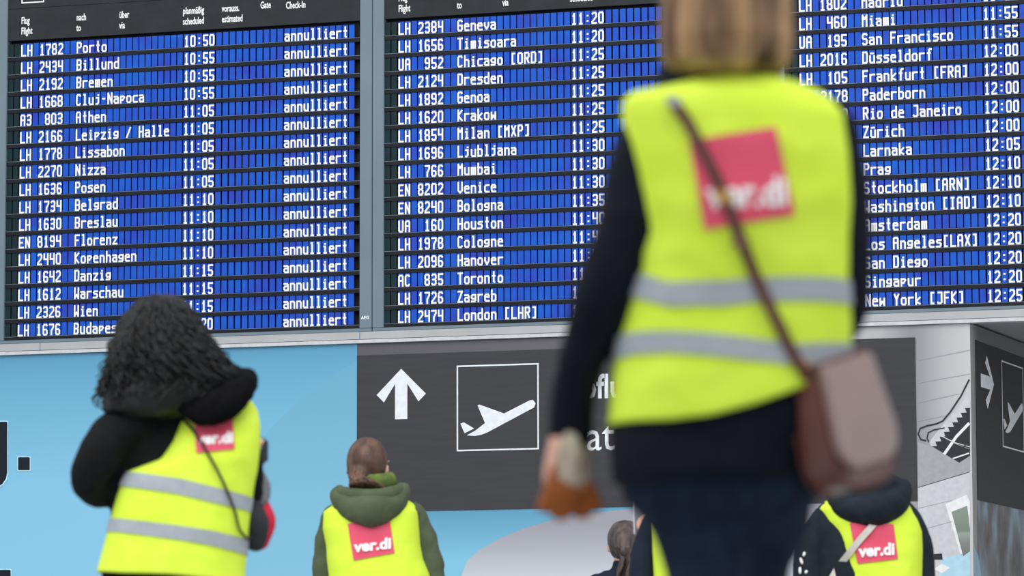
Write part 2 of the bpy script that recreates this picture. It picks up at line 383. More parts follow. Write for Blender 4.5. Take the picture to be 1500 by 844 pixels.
for q in ((a0, a1, b0, b0+tt), (a0, a1, b1-tt, b1), (a0, a0+tt, b0+tt, b1-tt), (a1-tt, a1, b0+tt, b1-tt)): bx(bm, q[0], q[1], -.0068, -.005, q[2], q[3])
build('pictogram_frame', bm, sw, S)
PLANE = [[(684, 638), (696, 639), (706, 637), (714, 634), (783, 597), (785, 591), (781, 586), (776, 587), (739, 606), (703, 593), (700, 594), (711, 620), (697, 631)],
         [(681, 635), (695, 628), (680, 619), (675, 621)]]
for P in PLANE: plate('pictogram_aeroplane', P, .0068, sw, S)
p1 = WX(874, 583); p2 = WX(860, 660)
def adv(a, b, size, sx, bold):                  # how far letter b starts after the text's left edge when preceded by a
    w1 = max(v.co.x for v in text_bm(a+b, size, sx, bold).verts); q = text_bm(b, size, sx, bold); xs_ = [v.co.x for v in q.verts]
    return w1-(max(xs_)-min(xs_))
wall_text('lettering', 'Abflug', p1.x-adv('Ab', 'f', .182, .84, .004), -.0068, p1.z, .182, sw, S, .84, .004)
wall_text('lettering', 'Gates', p2.x-adv('G', 'a', .236, .9, .0005), -.0068, p2.z, .236, sw, S, .9, .0005)
# receding wall
T = empty('wall_mural', (0, 0, 0), 0, 'printed mural of blurred streaks on the receding wall right of the corner', 'mural')
def sof(px):                                    # distance along the receding wall for a photo column
    best = None
    lo_, hi_ = 0, 5
    for _ in range(40):
        mid = (lo_+hi_)/2; q = RW(mid, 2.2)-CAM; u = 750+FPX*q.dot(RGT)/q.dot(FWD)
        if u < px: lo_ = mid
        else: hi_ = mid
    return lo_
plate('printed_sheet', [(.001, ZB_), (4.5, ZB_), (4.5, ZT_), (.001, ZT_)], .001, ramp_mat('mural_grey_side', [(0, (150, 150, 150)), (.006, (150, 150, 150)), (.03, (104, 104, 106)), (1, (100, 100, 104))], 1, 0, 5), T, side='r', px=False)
stm = bpy.data.materials.new('mural_streaks'); stm.use_nodes = True; nt = stm.node_tree
tc = nt.nodes.new('ShaderNodeTexCoord'); mp = nt.nodes.new('ShaderNodeMapping'); mp.inputs['Scale'].default_value = (1, 2.2, 1.3); mp.inputs['Rotation'].default_value = (.5, 0, 0)
nz = nt.nodes.new('ShaderNodeTexNoise'); nz.inputs['Scale'].default_value = 2.2; nz.inputs['Detail'].default_value = 3
rp = nt.nodes.new('ShaderNodeValToRGB'); e = rp.color_ramp.elements
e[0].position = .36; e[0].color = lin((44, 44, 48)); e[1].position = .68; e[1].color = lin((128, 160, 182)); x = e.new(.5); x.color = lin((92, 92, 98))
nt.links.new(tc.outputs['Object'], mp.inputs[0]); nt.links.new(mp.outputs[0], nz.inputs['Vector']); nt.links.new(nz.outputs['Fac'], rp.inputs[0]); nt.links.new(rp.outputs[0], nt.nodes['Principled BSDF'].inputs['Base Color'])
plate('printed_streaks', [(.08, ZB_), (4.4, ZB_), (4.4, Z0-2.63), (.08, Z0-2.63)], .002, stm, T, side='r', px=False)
plate('printed_blue_floor', [(.001, ZB_), (.2, ZB_), (.3, 1.0), (.08, 1.38), (.001, 1.42)], .003, mat('mural_blue_side', (128, 168, 192), .5), T, side='r', px=False)
S = empty('direction_sign', (0, 0, 0), 0, 'dark sign with arrow and aeroplane on the receding wall at the right edge', 'sign', 'dark direction signs on the wall')
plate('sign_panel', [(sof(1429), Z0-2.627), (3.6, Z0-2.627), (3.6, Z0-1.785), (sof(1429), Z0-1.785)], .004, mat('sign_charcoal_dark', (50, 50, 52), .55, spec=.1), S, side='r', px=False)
s1 = sof(1444); zc = Z0-1.995
ac = [(s1+(x-2.2865)*1.0, zz(z)+.0) for x, z in ar]
# this arrow points right: rotate the arrow outline by 90 degrees
cx0, cz0 = 2.2865, -1.99
ac = [(s1+.02+(-(cz0-z)), zz(cz0)-(x-cx0)) for x, z in ar]
bm = bmesh.new()
for q in ([0, 1, 2, 3], [0, 3, 4, 5, 6], [0, 6, 7, 8]):
    f = bm.faces.new([bm.verts.new(RW(ac[i][0], ac[i][1], .0056)) for i in q]); f.normal_update()
    if f.normal.dot(NR) < 0: f.normal_flip()
build('arrow', bm, sw, S)
f0, f1 = sof(1466.5), sof(1498)
bm = bmesh.new()
for q in ((f0, f1, zz(-2.312), zz(-2.304)), (f0, f1, zz(-1.852), zz(-1.844)), (f0, f0+.012, zz(-2.304), zz(-1.852)), (f1-.012, f1, zz(-2.304), zz(-1.852))):
    f = bm.faces.new([bm.verts.new(RW(a, b_, .0058)) for a, b_ in ((q[0], q[2]), (q[1], q[2]), (q[1], q[3]), (q[0], q[3]))]); f.normal_update()
    if f.normal.dot(NR) < 0: f.normal_flip()
build('pictogram_frame', bm, sw, S)
for P in PLANE:
    q = [(WX(*a).x, WX(*a).z) for a in P]
    plate('pictogram_aeroplane', [(f0+(x-2.605)/.466*(f1-f0), z-.0) for x, z in q], .0062, sw, S, side='r', px=False)

# ------------------------------------------------------------------ people
PZ = -YAW                                        # people face the boards, like the camera
RH = Vector((cy_, -sy_, 0))
class Frame:
    """local frame of a figure: x to its right, y forward (away from the camera), z up"""
    def __init__(s, d, px):
        s.d = d; s.o = CAM + FH*d; s.o.z = 0
        r = ray(px, 900); t = d/r.dot(FH); s.o += RH*(r*t).dot(RH); s.x0 = (s.o-CAM).dot(RH)
    def L(s, px, py, y=0.0):
        r = ray(px, py); t = (s.d+y)/r.dot(FH); q = r*t
        return Vector((q.dot(RH)-s.x0, y, CAM.z+q.z))
def ring(bm, c, ax, ay, rx, ry, n, e=1.0):
    o = []
    for i in range(n):
        t = 2*PI*i/n; cs, sn = math.cos(t), math.sin(t)
        o.append(bm.verts.new(c + ax*(rx*math.copysign(abs(cs)**e, cs)) + ay*(ry*math.copysign(abs(sn)**e, sn))))
    return o
def skin_rings(bm, R):
    n = len(R[0])
    for a, b in zip(R, R[1:]):
        for i in range(n): bm.faces.new((a[i], a[(i+1) % n], b[(i+1) % n], b[i]))
    bm.faces.new(R[0][::-1]); bm.faces.new(R[-1])
def crom(P, k):
    """Catmull-Rom through tuples"""
    out = []
    n = len(P)
    for i in range(n-1):
        p0, p1, p2, p3 = P[max(0, i-1)], P[i], P[i+1], P[min(n-1, i+2)]
        for j in range(k):
            t = j/k
            out.append(tuple(.5*((2*b)+(-a+c)*t+(2*a-5*b+4*c-d)*t*t+(-a+3*b-3*c+d)*t**3) for a, b, c, d in zip(p0, p1, p2, p3)))
    out.append(tuple(P[-1])); return out
def tube(bm, pts, n=14, k=4, flat=1.0, fax=None, round_end=True):
    """pts: (x,y,z,r) through which a tapered limb runs"""
    P = crom([tuple(p) for p in pts], k)
    V = [Vector(p[:3]) for p in P]; R = [max(.0015, p[3]) for p in P]
    rings = []; up = None
    m_ = len(V)
    for i in range(m_):
        d = (V[min(i+1, m_-1)]-V[max(i-1, 0)]).normalized()
        if up is None:
            up = fax.copy() if fax else (Vector((0, 1, 0)) if abs(d.y) < .8 else Vector((1, 0, 0)))
        a = (up - d*up.dot(d)).normalized(); b = d.cross(a); up = a
        if i == 0 and round_end:
            for q, s_ in ((.9, .42), (.5, .85)): rings.append(ring(bm, V[0]-d*R[0]*q, b, a, R[0]*s_, R[0]*s_*flat, n))
        rings.append(ring(bm, V[i], b, a, R[i], R[i]*flat, n))
        if i == m_-1 and round_end:
            for q, s_ in ((.5, .85), (.9, .42)): rings.append(ring(bm, V[i]+d*R[i]*q, b, a, R[i]*s_, R[i]*s_*flat, n))
    skin_rings(bm, rings)
def ellipsoid(bm, c, rx, ry, rz, rot=None, n=18):
    R = []
    rot = rot or Matrix.Identity(3)
    for i in range(1, n//2+3):
        t = PI*i/(n//2+3); z = -math.cos(t); s_ = math.sin(t)
        R.append(ring(bm, Vector(c)+rot@Vector((0, 0, z*rz)), rot@Vector((1, 0, 0)), rot@Vector((0, 1, 0)), rx*s_, ry*s_, n))
    skin_rings(bm, R)
def fuse(name, bm, vox, mats, parent, smooth=6, noise_amp=0, noise_s=(6, 6, 6), seed=0, fac=.5):
    me = bpy.data.meshes.new('tmp'); bm.to_mesh(me); bm.free(); o = bpy.data.objects.new('tmp', me); COL.objects.link(o)
    rm = o.modifiers.new('r', 'REMESH'); rm.mode = 'VOXEL'; rm.voxel_size = vox
    if smooth:
        sm = o.modifiers.new('s', 'SMOOTH'); sm.factor = fac; sm.iterations = smooth
    me2 = bpy.data.meshes.new_from_object(o.evaluated_get(bpy.context.evaluated_depsgraph_get()))
    bpy.data.objects.remove(o); bpy.data.meshes.remove(me)
    if noise_amp:
        ns = [v.normal.copy() for v in me2.vertices]
        for v, nn in zip(me2.vertices, ns):
            c = v.co; v.co = c + nn*(noise_amp*fold(c, noise_s, seed))
    me2.name = name; me2.materials.clear()
    for x in (mats if isinstance(mats, (list, tuple)) else [mats]): me2.materials.append(x)
    for p in me2.polygons: p.use_smooth = True
    return link(name, me2, parent)
def fold(c, s, seed):
    a = noise.noise(Vector((c[0]*s[0]+seed, c[1]*s[1], c[2]*s[2])))
    b = noise.noise(Vector((c[0]*s[0]*2.3+seed+5, c[1]*s[1]*2.3, c[2]*s[2]*2.1)))
    return a + .5*(1-2*abs(b))
def lerp(a, b, t): return a+(b-a)*t
class Shell:
    """a draped garment: rings (z, x_left, x_right, y_centre, half_depth) with folds"""
    def __init__(s, rings, seed=0, amp=.004, p=.8, hem=None, fs=(9, 1, 7)):
        s.R = sorted(rings); s.seed = seed; s.amp = amp; s.p = p; s.hem = hem; s.fs = fs
    def at(s, z):
        R = s.R
        if z <= R[0][0]: return R[0][1:]
        if z >= R[-1][0]: return R[-1][1:]
        for a, b in zip(R, R[1:]):
            if a[0] <= z <= b[0]:
                t = (z-a[0])/(b[0]-a[0]+1e-9); return tuple(lerp(i, j, t) for i, j in zip(a[1:], b[1:]))
    def disp(s, x, z, cs): return s.amp*fold((x, 0, z), s.fs, s.seed)*cs
    def pt(s, u, z, off=0.0):
        xl, xr, yc, hd = s.at(z); cx, hw = (xl+xr)/2, (xr-xl)/2
        sn, cs = math.sin(u), math.cos(u)
        x = cx+(hw+off)*math.copysign(abs(sn)**s.p, sn)
        y = yc-(hd+off)*math.copysign(abs(cs)**s.p, cs)
        return Vector((x, y-s.disp(x, z, cs), z))
    def back(s, x, z, off=0.0):
        xl, xr, yc, hd = s.at(z); cx, hw = (xl+xr)/2, (xr-xl)/2
        q = max(-.985, min(.985, (x-cx)/(hw+off))); sn = math.copysign(abs(q)**(1/s.p), q); cs = math.sqrt(max(0, 1-sn*sn))
        return yc-(hd+off)*cs**s.p-s.disp(x, z, cs)
    def mesh(s, n=64, rows=50, cap=True, off=0.0):
        bm = bmesh.new(); z0, z1 = s.R[0][0], s.R[-1][0]; rings = []
        for j in range(rows+1):
            z = lerp(z0, z1, j/rows); rr_ = []
            for i in range(n):
                u = 2*PI*i/n; v = s.pt(u, z, off)
                if s.hem:
                    wgt = max(0, 1-(z-z0)/.22)**1.3; zz_ = z+(s.hem(v.x)-z0)*wgt; v = s.pt(u, zz_ if zz_ > z0 else z0, off); v.z = zz_
                rr_.append(bm.verts.new(v))
            rings.append(rr_)
        for a, b in zip(rings, rings[1:]):
            for i in range(n): bm.faces.new((a[i], a[(i+1) % n], b[(i+1) % n], b[i]))
        if cap:
            c = sum((v.co for v in rings[-1]), Vector())/n; cv = bm.verts.new(c+Vector((0, 0, .004)))
            for i in range(n): bm.faces.new((rings[-1][i], rings[-1][(i+1) % n], cv))
        return bm
    def add_closed(s, bm, off=0.0, n=40, rows=30, lift=0):
        z0, z1 = s.R[0][0]+lift, s.R[-1][0]
        skin_rings(bm, [[bm.verts.new(s.pt(-2*PI*i/n, lerp(z0, z1, j/rows), off)) for i in range(n)] for j in range(rows+1)])
def interp(P, x):
    if x <= P[0][0]: return P[0][1]
    for a, b in zip(P, P[1:]):
        if x <= b[0]:
            t = (x-a[0])/(b[0]-a[0]); t = t*t*(3-2*t) if False else t
            return lerp(a[1], b[1], t)
    return P[-1][1]
def shell_rings(F, rows):                      # rows: (py, pxl, pxr, yc, hd)
    o = []
    for py, a, b, yc, hd in rows:
        A = F.L(a, py, yc); B_ = F.L(b, py, yc); o.append(((A.z+B_.z)/2, A.x, B_.x, yc, hd))
    return o
def px_curve(F, P, y):                          # photo polyline -> [(x,z)] at depth y
    return sorted((F.L(a, b, y).x, F.L(a, b, y).z) for a, b in P)
def band(name, F, sh, top, bot, m, parent, y=-.12, n=72, off=.0035):
    T_, B_ = px_curve(F, top, y), px_curve(F, bot, y)
    bm = bmesh.new(); prev = None; first = None
    for i in range(n+1):
        u = 2*PI*i/n
        zt = zb = None
        x = sh.pt(u, (T_[0][1]+B_[0][1])/2).x
        for _ in range(3):
            zt, zb = interp(T_, x), interp(B_, x); x = sh.pt(u, (zt+zb)/2).x
        col = [bm.verts.new(sh.pt(u, lerp(zb, zt, k/3), off)) for k in range(4)]
        if prev:
            for k in range(3): bm.faces.new((prev[k], col[k], col[k+1], prev[k+1]))
        prev = col
    return build(name, bm, m, parent, True)
def patch(name, F, sh, quad, m, parent, off, y=-.13, n=10):
    q = [F.L(a, b, y) for a, b in quad]          # TL TR BR BL
    bm = bmesh.new(); g = []
    for j in range(n+1):
        row = []
        for i in range(n+1):
            s_, t_ = i/n, j/n; p = q[0].lerp(q[1], s_).lerp(q[3].lerp(q[2], s_), t_)
            row.append(bm.verts.new(Vector((p.x, sh.back(p.x, p.z, off), p.z))))
        g.append(row)
    for j in range(n):
        for i in range(n): bm.faces.new((g[j][i], g[j+1][i], g[j+1][i+1], g[j][i+1]))
    return build(name, bm, m, parent, True)
def cloth_text(name, s, F, sh, bl, br, hpx, m, parent, off, y=-.13, bold=.05):
    a, b = F.L(*bl, y), F.L(*br, y); h = abs(F.L(bl[0], bl[1]-hpx, y).z-a.z)
    bm = text_bm(s, 1.0, 1, bold, 3)
    xs_ = [v.co.x for v in bm.verts]; x0, x1 = min(xs_), max(xs_); yt = max(v.co.y for v in bm.verts)
    yb = 0
    bmesh.ops.triangulate(bm, faces=bm.faces[:]); bmesh.ops.subdivide_edges(bm, edges=[e for e in bm.edges if e.calc_length() > .15], cuts=2, use_grid_fill=True)
    for v in bm.verts:
        s_ = (v.co.x-x0)/(x1-x0); p = a.lerp(b, s_); z = p.z+(v.co.y-yb)/(yt-yb)*h
        v.co = Vector((p.x, sh.back(p.x, z, off), z))
    return build(name, bm, m, parent)
def strap(name, pts, wdt, th, m, parent, k=6):
    """flat strap through points (Vector, surface normal)"""
    P = crom([tuple(p)+tuple(nn) for p, nn in pts], k); bm = bmesh.new(); R = []
    for i, p in enumerate(P):
        v = Vector(p[:3]); nn = Vector(p[3:]).normalized(); d = (Vector(P[min(i+1, len(P)-1)][:3])-Vector(P[max(i-1, 0)][:3])).normalized()
        sd = d.cross(nn).normalized(); nn = sd.cross(d)
        R.append([bm.verts.new(v+sd*a*wdt/2+nn*b*th/2) for a, b in ((-1, -1), (1, -1), (1, 1), (-1, 1))])
    skin_rings(bm, R); bmesh.ops.recalc_face_normals(bm, faces=bm.faces[:])
    return build(name, bm, m, parent, False)
def back_strap(F, sh, P, off, y=-.13):
    o = []
    for a, b in P:
        q = F.L(a, b, y); o.append((Vector((q.x, sh.back(q.x, q.z, off), q.z)), Vector((0, -1, 0))))
    return o
def head(bm, c, s=1.0, rot=None):
    """skull, jaw, face and ears; face towards local +y"""
    rot = rot or Matrix.Identity(3); c = Vector(c)
    P = lambda x, y, z: c+rot@(Vector((x, y, z))*s)
    ellipsoid(bm, P(0, -.012, .02), .075*s, .095*s, .095*s, rot)
    ellipsoid(bm, P(0, .028, -.035), .058*s, .062*s, .078*s, rot)
    tube(bm, [(*P(0, .088, .022), .010*s), (*P(0, .106, -.016), .0135*s)], 10, 3)      # nose
    for q in (-1, 1):
        ellipsoid(bm, P(q*.011, .1, -.019), .008*s, .008*s, .007*s, rot, 8)
        tube(bm, [(*P(q*.012, .087, .035), .008*s), (*P(q*.045, .074, .038), .009*s)], 8, 2)   # brow
        ellipsoid(bm, P(q*.04, .062, -.02), .022*s, .022*s, .02*s, rot, 10)             # cheek
        r2 = rot@Matrix.Rotation(q*-.35, 3, 'Z')
        ellipsoid(bm, P(q*.08, -.004, -.005), .009*s, .018*s, .031*s, r2, 12)           # ear
    tube(bm, [(*P(-.02, .083, -.05), .0065*s), (*P(0, .09, -.05), .009*s), (*P(.02, .083, -.05), .0065*s)], 8, 3)   # mouth
    ellipsoid(bm, P(0, .072, -.09), .022*s, .018*s, .018*s, rot, 10)                    # chin
def face_parts(c, s, rot, root, eye='eye'):
    rot = rot or Matrix.Identity(3)
    for q in (-1, 1):
        bm = bmesh.new(); ellipsoid(bm, Vector(c)+rot@(Vector((q*.031, .0775, .016))*s), .0125*s, .011*s, .0095*s, rot, 12)
        build('eye', bm, M['eye'], root, True)
    bm = bmesh.new(); R0 = Vector(c)
    tube(bm, [(*(R0+rot@(Vector((-.021, .0865, -.05))*s)), .004*s), (*(R0+rot@(Vector((0, .0965, -.049))*s)), .0055*s), (*(R0+rot@(Vector((.021, .0865, -.05))*s)), .004*s)], 8, 3)
    build('lips', bm, M['lips'], root, True)
def hand(bm, wr, d, nrm, side=1, curl=.35, s=1.0):
    """wr wrist, d finger direction, nrm towards the back of the hand, side = where the thumb leaves"""
    d = Vector(d).normalized(); nrm = Vector(nrm); nrm = (nrm-d*nrm.dot(d)).normalized(); sd = d.cross(nrm)*side
    wr = Vector(wr)
    tube(bm, [(*(wr-d*.02*s), .026*s), (*(wr+d*.03*s), .034*s), (*(wr+d*.07*s), .038*s)], 14, 3, .5, nrm)
    for i, (o_, ln) in enumerate(((.029, .068), (.0098, .078), (-.0098, .072), (-.029, .056))):
        p = wr+d*(.072-.004*abs(i-1))*s+sd*o_*s; a = curl*.5; q = p; pts = [(*(p-d*.02*s), .0098*s)]
        for f_, r_ in ((.42, .0092), (.32, .0086), (.26, .0078)):
            dd = d*math.cos(a)-nrm*math.sin(a); pts.append((*q, r_*s)); q = q+dd*ln*f_*s; a += curl
        pts.append((*q, .0072*s)); tube(bm, pts, 10, 2)
    p = wr+d*.02*s+sd*.028*s; t1 = (d*.62+sd*.72-nrm*.3).normalized(); t2 = (d*.9+sd*.2-nrm*.35).normalized()
    tube(bm, [(*(p-t1*.02*s), .014*s), (*(p+t1*.025*s), .0125*s), (*(p+t1*.035*s+t2*.02*s), .011*s), (*(p+t1*.035*s+t2*.046*s), .009*s)], 10, 2)
def shoe(bm, an, yaw=0., s=1.0):
    r = Matrix.Rotation(yaw, 3, 'Z'); an = Vector(an); f = r@Vector((0, 1, 0))
    b = Vector((an.x, an.y, 0))
    tube(bm, [(*(b-f*.045*s+Vector((0, 0, .045))), .04*s), (*(b+f*.04*s+Vector((0, 0, .045))), .044*s), (*(b+f*.12*s+Vector((0, 0, .034))), .042*s), (*(b+f*.175*s+Vector((0, 0, .026))), .03*s)], 14, 3, .85)
    tube(bm, [(*(b+Vector((0, 0, .05))), .043*s), (*(b+Vector((0, 0, .15))), .047*s)], 14, 3)
def sole(bm, an, yaw=0., s=1.0):
    r = Matrix.Rotation(yaw, 3, 'Z'); n = 20; R = []
    for z in (0.0, .016):
        rr_ = []
        for i in range(n):
            t = 2*PI*i/n; y = .062+.128*math.sin(t); wx = .045*(1-.25*max(0, -math.sin(t)))*math.cos(t)
            v = r@(Vector((wx, y, 0))*s); rr_.append(bm.verts.new((an[0]+v.x, an[1]+v.y, z)))
        R.append(rr_)
    skin_rings(bm, R)
def limb_pts(P, k): return [(*p[:3], p[3]*k) for p in P]

M['skin'] = mat('skin', (226, 176, 154), .5, (216, 160, 140), 20, spec=.35)
M['eye'] = mat('eye_white', (236, 234, 230), .2); M['lips'] = mat('lips', (186, 96, 92), .4)
def vest_mat():
    return mat('hi_vis_yellow', (224, 250, 82), .75, (218, 246, 70), 9, bump=.25, bscale=500, spec=.15)
M['vest'] = vest_mat()
M['reflect'] = mat('reflective_tape', (158, 166, 174), .5, (166, 173, 180), 40, spec=.4)
M['navy_coat'] = mat('navy_coat', (14, 18, 28), .85, (18, 22, 33), 40, spec=.15, bump=.3)
M['black_coat'] = mat('black_coat', (16, 17, 20), .85, (22, 23, 26), 40, spec=.15, bump=.3)
M['jeans'] = mat('dark_jeans', (22, 34, 52), .9, (30, 44, 64), 30, spec=.15, bump=.3)
M['black_trousers'] = mat('black_trousers', (22, 23, 27), .9, spec=.15)
M['pink'] = mat('pink_patch', (230, 92, 118), .75, (228, 86, 112), 12, spec=.2)
M['boot'] = mat('black_leather', (20, 19, 20), .4)
M['rubber'] = mat('rubber_sole', (34, 33, 33), .8)
def legs(root, hipz, hx, foot, coat, r=(.092, .066, .05), cx=0, cy=0):
    bm = bmesh.new(); out = []
    for q, (fx, fy, yaw) in zip((-1, 1), foot):
        kx = (cx+q*hx+fx)/2; ky = (cy+fy)/2+.03
        lp = [(cx+q*hx, cy, hipz, r[0]+.006), (cx+q*hx, cy+.01, hipz-.17, r[0]), (kx, ky, .5, r[1]), (fx, fy-.01, .3, r[1]*.86), (fx, fy, .1, r[2])]; out.append(lp); tube(bm, lp, 18, 5)
    tube(bm, [(cx-hx*.8, cy, hipz, .095), (cx+hx*.8, cy, hipz, .095)], 18, 3)
    fuse('trousers', bm, .012, coat, root, 5, .005, (9, 9, 7), 3)
    for fx, fy, yaw in foot:
        bm = bmesh.new(); shoe(bm, (fx, fy), yaw); b = fuse('boot', bm, .008, M['boot'], root, 3)
        bm = bmesh.new(); sole(bm, (fx, fy), yaw); build('sole', bm, M['rubber'], b)
    return out
def body(root, sh, hc, hs, hrot, arms, hands, lgs, foot, vox=.009, k=.8):
    """one continuous skin figure inside the clothes"""
    bm = bmesh.new(); sh.add_closed(bm, -.03, lift=.05)
    z1 = sh.R[-1][0]; hc = Vector(hc)
    top = sh.at(z1); nx = (top[0]+top[1])/2
    tube(bm, [(nx, top[2], z1-.1, .062), (lerp(nx, hc.x, .5), lerp(top[2], hc.y, .5), z1+.01, .052), (hc.x, hc.y-.01, hc.z-.07, .052)], 14, 3)
    head(bm, hc, hs, hrot)
    for a in arms: tube(bm, limb_pts(a, k), 12, 4)
    for h in hands: hand(bm, *h)
    for lg_ in lgs: tube(bm, limb_pts(lg_, .72), 14, 4)
    for q, (fx, fy, yaw) in zip((-1, 1), foot):
        tube(bm, [(fx, fy-.02, .05, .03), (fx, fy+.12, .035, .026)], 10, 3)
    fuse('body', bm, vox, M['skin'], root, 3)
    face_parts(hc, hs, hrot or Matrix.Identity(3), root)
def solid(o, t):
    s_ = o.modifiers.new('thickness', 'SOLIDIFY'); s_.thickness = t; s_.offset = -1; return o
def hair_mat(name, a, b, sc_=26, st=(1, 1, .12), rough=.45):
    return mat(name, a, rough, b, sc_, stretch=st, spec=.35, bump=.5, bscale=90)
def Rz(a): return Matrix.Rotation(a, 3, 'Z')

# ---- foreground woman
F = Frame(6.33, 1080)
A = empty('person', F.o, PZ, 'person with light brown bob seen from behind in the foreground, yellow vest over navy coat', 'person')
rows = [(113, 1012, 1130, .02, .055), (119, 997, 1152, .02, .065), (127, 984, 1174, .015, .078), (135, 955, 1196, .01, .088), (140, 922, 1205, .01, .094), (150, 911, 1219, 0, .1), (173, 912, 1237, 0, .11), (230, 917, 1245, 0, .122),
        (300, 926, 1249, 0, .13), (350, 930, 1247, 0, .132), (400, 926, 1247, 0, .132), (450, 913, 1248, 0, .135), (500, 903, 1246, 0, .14), (560, 896, 1242, 0, .148), (615, 891, 1236, 0, .155)]
hemP = None
V = Shell(shell_rings(F, rows), 1, .0075, .78, None, (7, 1, 5))
hemc = px_curve(F, [(880, 612), (900, 616), (980, 616), (1040, 610), (1100, 594), (1160, 572), (1200, 556), (1250, 545)], -.13)
V.hem = lambda x: interp(hemc, x)
cr = [(124, 990, 1145, .02, .05), (142, 945, 1180, .01, .07), (166, 922, 1215, 0, .085), (230, 920, 1244, 0, .112), (300, 927, 1247, 0, .12), (400, 928, 1245, 0, .122), (500, 906, 1243, 0, .13), (600, 896, 1225, 0, .143),
      (660, 894, 1190, 0, .15), (708, 898, 1168, 0, .15)]
J = Shell(shell_rings(F, cr), 2, .003)
la = [(*F.L(960, 196, 0), .052), (*F.L(939, 248, -.01), .054), (*F.L(923, 331, -.03), .053), (*F.L(888, 429, -.03), .05), (*F.L(867, 485, -.01), .043), (*F.L(850, 535, .0), .0365), (*F.L(840, 590, .02), .036), (*F.L(838, 636, .03), .036)]
ra = [(*F.L(1205, 190, 0), .055), (*F.L(1226, 280, -.0), .053), (*F.L(1232, 380, -.01), .051), (*F.L(1226, 455, .0), .048), (*F.L(1215, 470, .12), .042), (*F.L(1190, 440, .22), .036)]
bm = bmesh.new(); J.add_closed(bm); tube(bm, la, 18, 5); tube(bm, ra, 18, 5)
tube(bm, [(*F.L(1046, 138, .03), .098), (*F.L(1048, 108, .03), .092)], 22, 3, .8)
fuse('coat', bm, .009, M['navy_coat'], A, 4, .004, (9, 9, 6), 2)
hc = F.L(1064, 0, .03)
wl = F.L(832, 645, .035)
fing_l = (F.L(818, 646, .02), (-.10, .1, -1), (-1, -.5, 0), -1, 1.25, .82)
fing_r = (F.L(1186, 436, .25), (-.6, .75, .1), (.3, .2, 1), 1, .5, 1.0)
feet = [(-.07, -.05, .05), (.04, .28, -.05)]
LL = [[(*F.L(1018, 690, 0), .093), (*F.L(1023, 760, 0), .078), (*F.L(1038, 850, -.02), .066), (-.06, -.02, .48, .058), (-.07, -.05, .3, .054), (-.07, -.05, .1, .05)],
      [(*F.L(1105, 690, 0), .095), (*F.L(1116, 760, .04), .077), (*F.L(1094, 850, .1), .066), (.02, .16, .48, .058), (.04, .27, .3, .054), (.04, .28, .1, .05)]]
body(A, J, hc, 1.05, None, [la, ra], [fing_l, fing_r], LL, feet, .006)
tr = bmesh.new()
for lp in LL: tube(tr, lp, 18, 5)
tube(tr, [(*F.L(1000, 690, 0), .105), (*F.L(1110, 690, 0), .105)], 18, 3)
fuse('jeans', tr, .009, M['jeans'], A, 4, .005, (9, 9, 6), 5)
for fx, fy, yw in feet:
    bm = bmesh.new(); shoe(bm, (fx, fy), yw); b_ = fuse('boot', bm, .008, M['boot'], A, 3)
    bm = bmesh.new(); sole(bm, (fx, fy), yw); build('sole', bm, M['rubber'], b_)
vo = build('vest', V.mesh(96, 70), M['vest'], A, True); solid(vo, .003)
band('reflective_band', F, V, [(910, 384), (927, 391), (975, 413), (1060, 413), (1130, 407), (1246, 405)], [(910, 420), (923, 426), (985, 449), (1060, 449), (1130, 442), (1246, 440)], M['reflect'], vo)
band('reflective_band', F, V, [(895, 486), (930, 484), (980, 486), (1050, 491), (1130, 502), (1165, 506), (1250, 497)], [(895, 524), (930, 517), (980, 517), (1050, 524), (1130, 533), (1165, 537), (1250, 529)], M['reflect'], vo)
patch('printed_patch', F, V, [(1010, 205), (1137, 184), (1165, 315), (1032, 337)], M['pink'], vo, .0042)
cloth_text('lettering', 'ver.di', F, V, (1034, 306), (1153, 300), 42, M['white_print'], vo, .0075, bold=.03)
# bob hair
hm = hair_mat('light_brown_hair', (66, 44, 34), (190, 152, 112), 22, (1, 1, .05), .55)
bm = bmesh.new()
HR = [(118, 1010, 1120, .0, .05), (108, 985, 1142, .0, .085), (92, 972, 1154, .0, .1), (60, 969, 1159, .0, .108), (20, 968, 1158, .01, .113), (-30, 972, 1153, .02, .118), (-75, 984, 1142, .025, .112), (-110, 1006, 1120, .025, .088), (-130, 1040, 1090, .025, .045)]
H = Shell(shell_rings(F, HR), 4, .0, 1.0)
n, rws = 120, 60; rg = []
z0, z1 = H.R[0][0], H.R[-1][0]
for j in range(rws+1):
    z = lerp(z0, z1, j/rws); row = []
    op = 2.05 if z < hc.z+.05 else lerp(2.05, PI, min(1, (z-hc.z-.05)/.05))
    for i in range(n+1):
        u = lerp(-op, op, i/n); v = H.pt(u, z)
        g = .0035*math.sin(u*34+3*noise.noise(Vector((u*3, z*6, 0))))+.006*noise.noise(Vector((u*6, z*2, 3)))
        dv = Vector((math.sin(u), -math.cos(u), 0)); row.append(bm.verts.new(v+dv*g))
    rg.append(row)
for a, b in zip(rg, rg[1:]):
    for i in range(n): bm.faces.new((a[i], a[i+1], b[i+1], b[i]))
bm.faces.new(rg[-1])
solid(build('hair', bm, hm, A, True), .02)

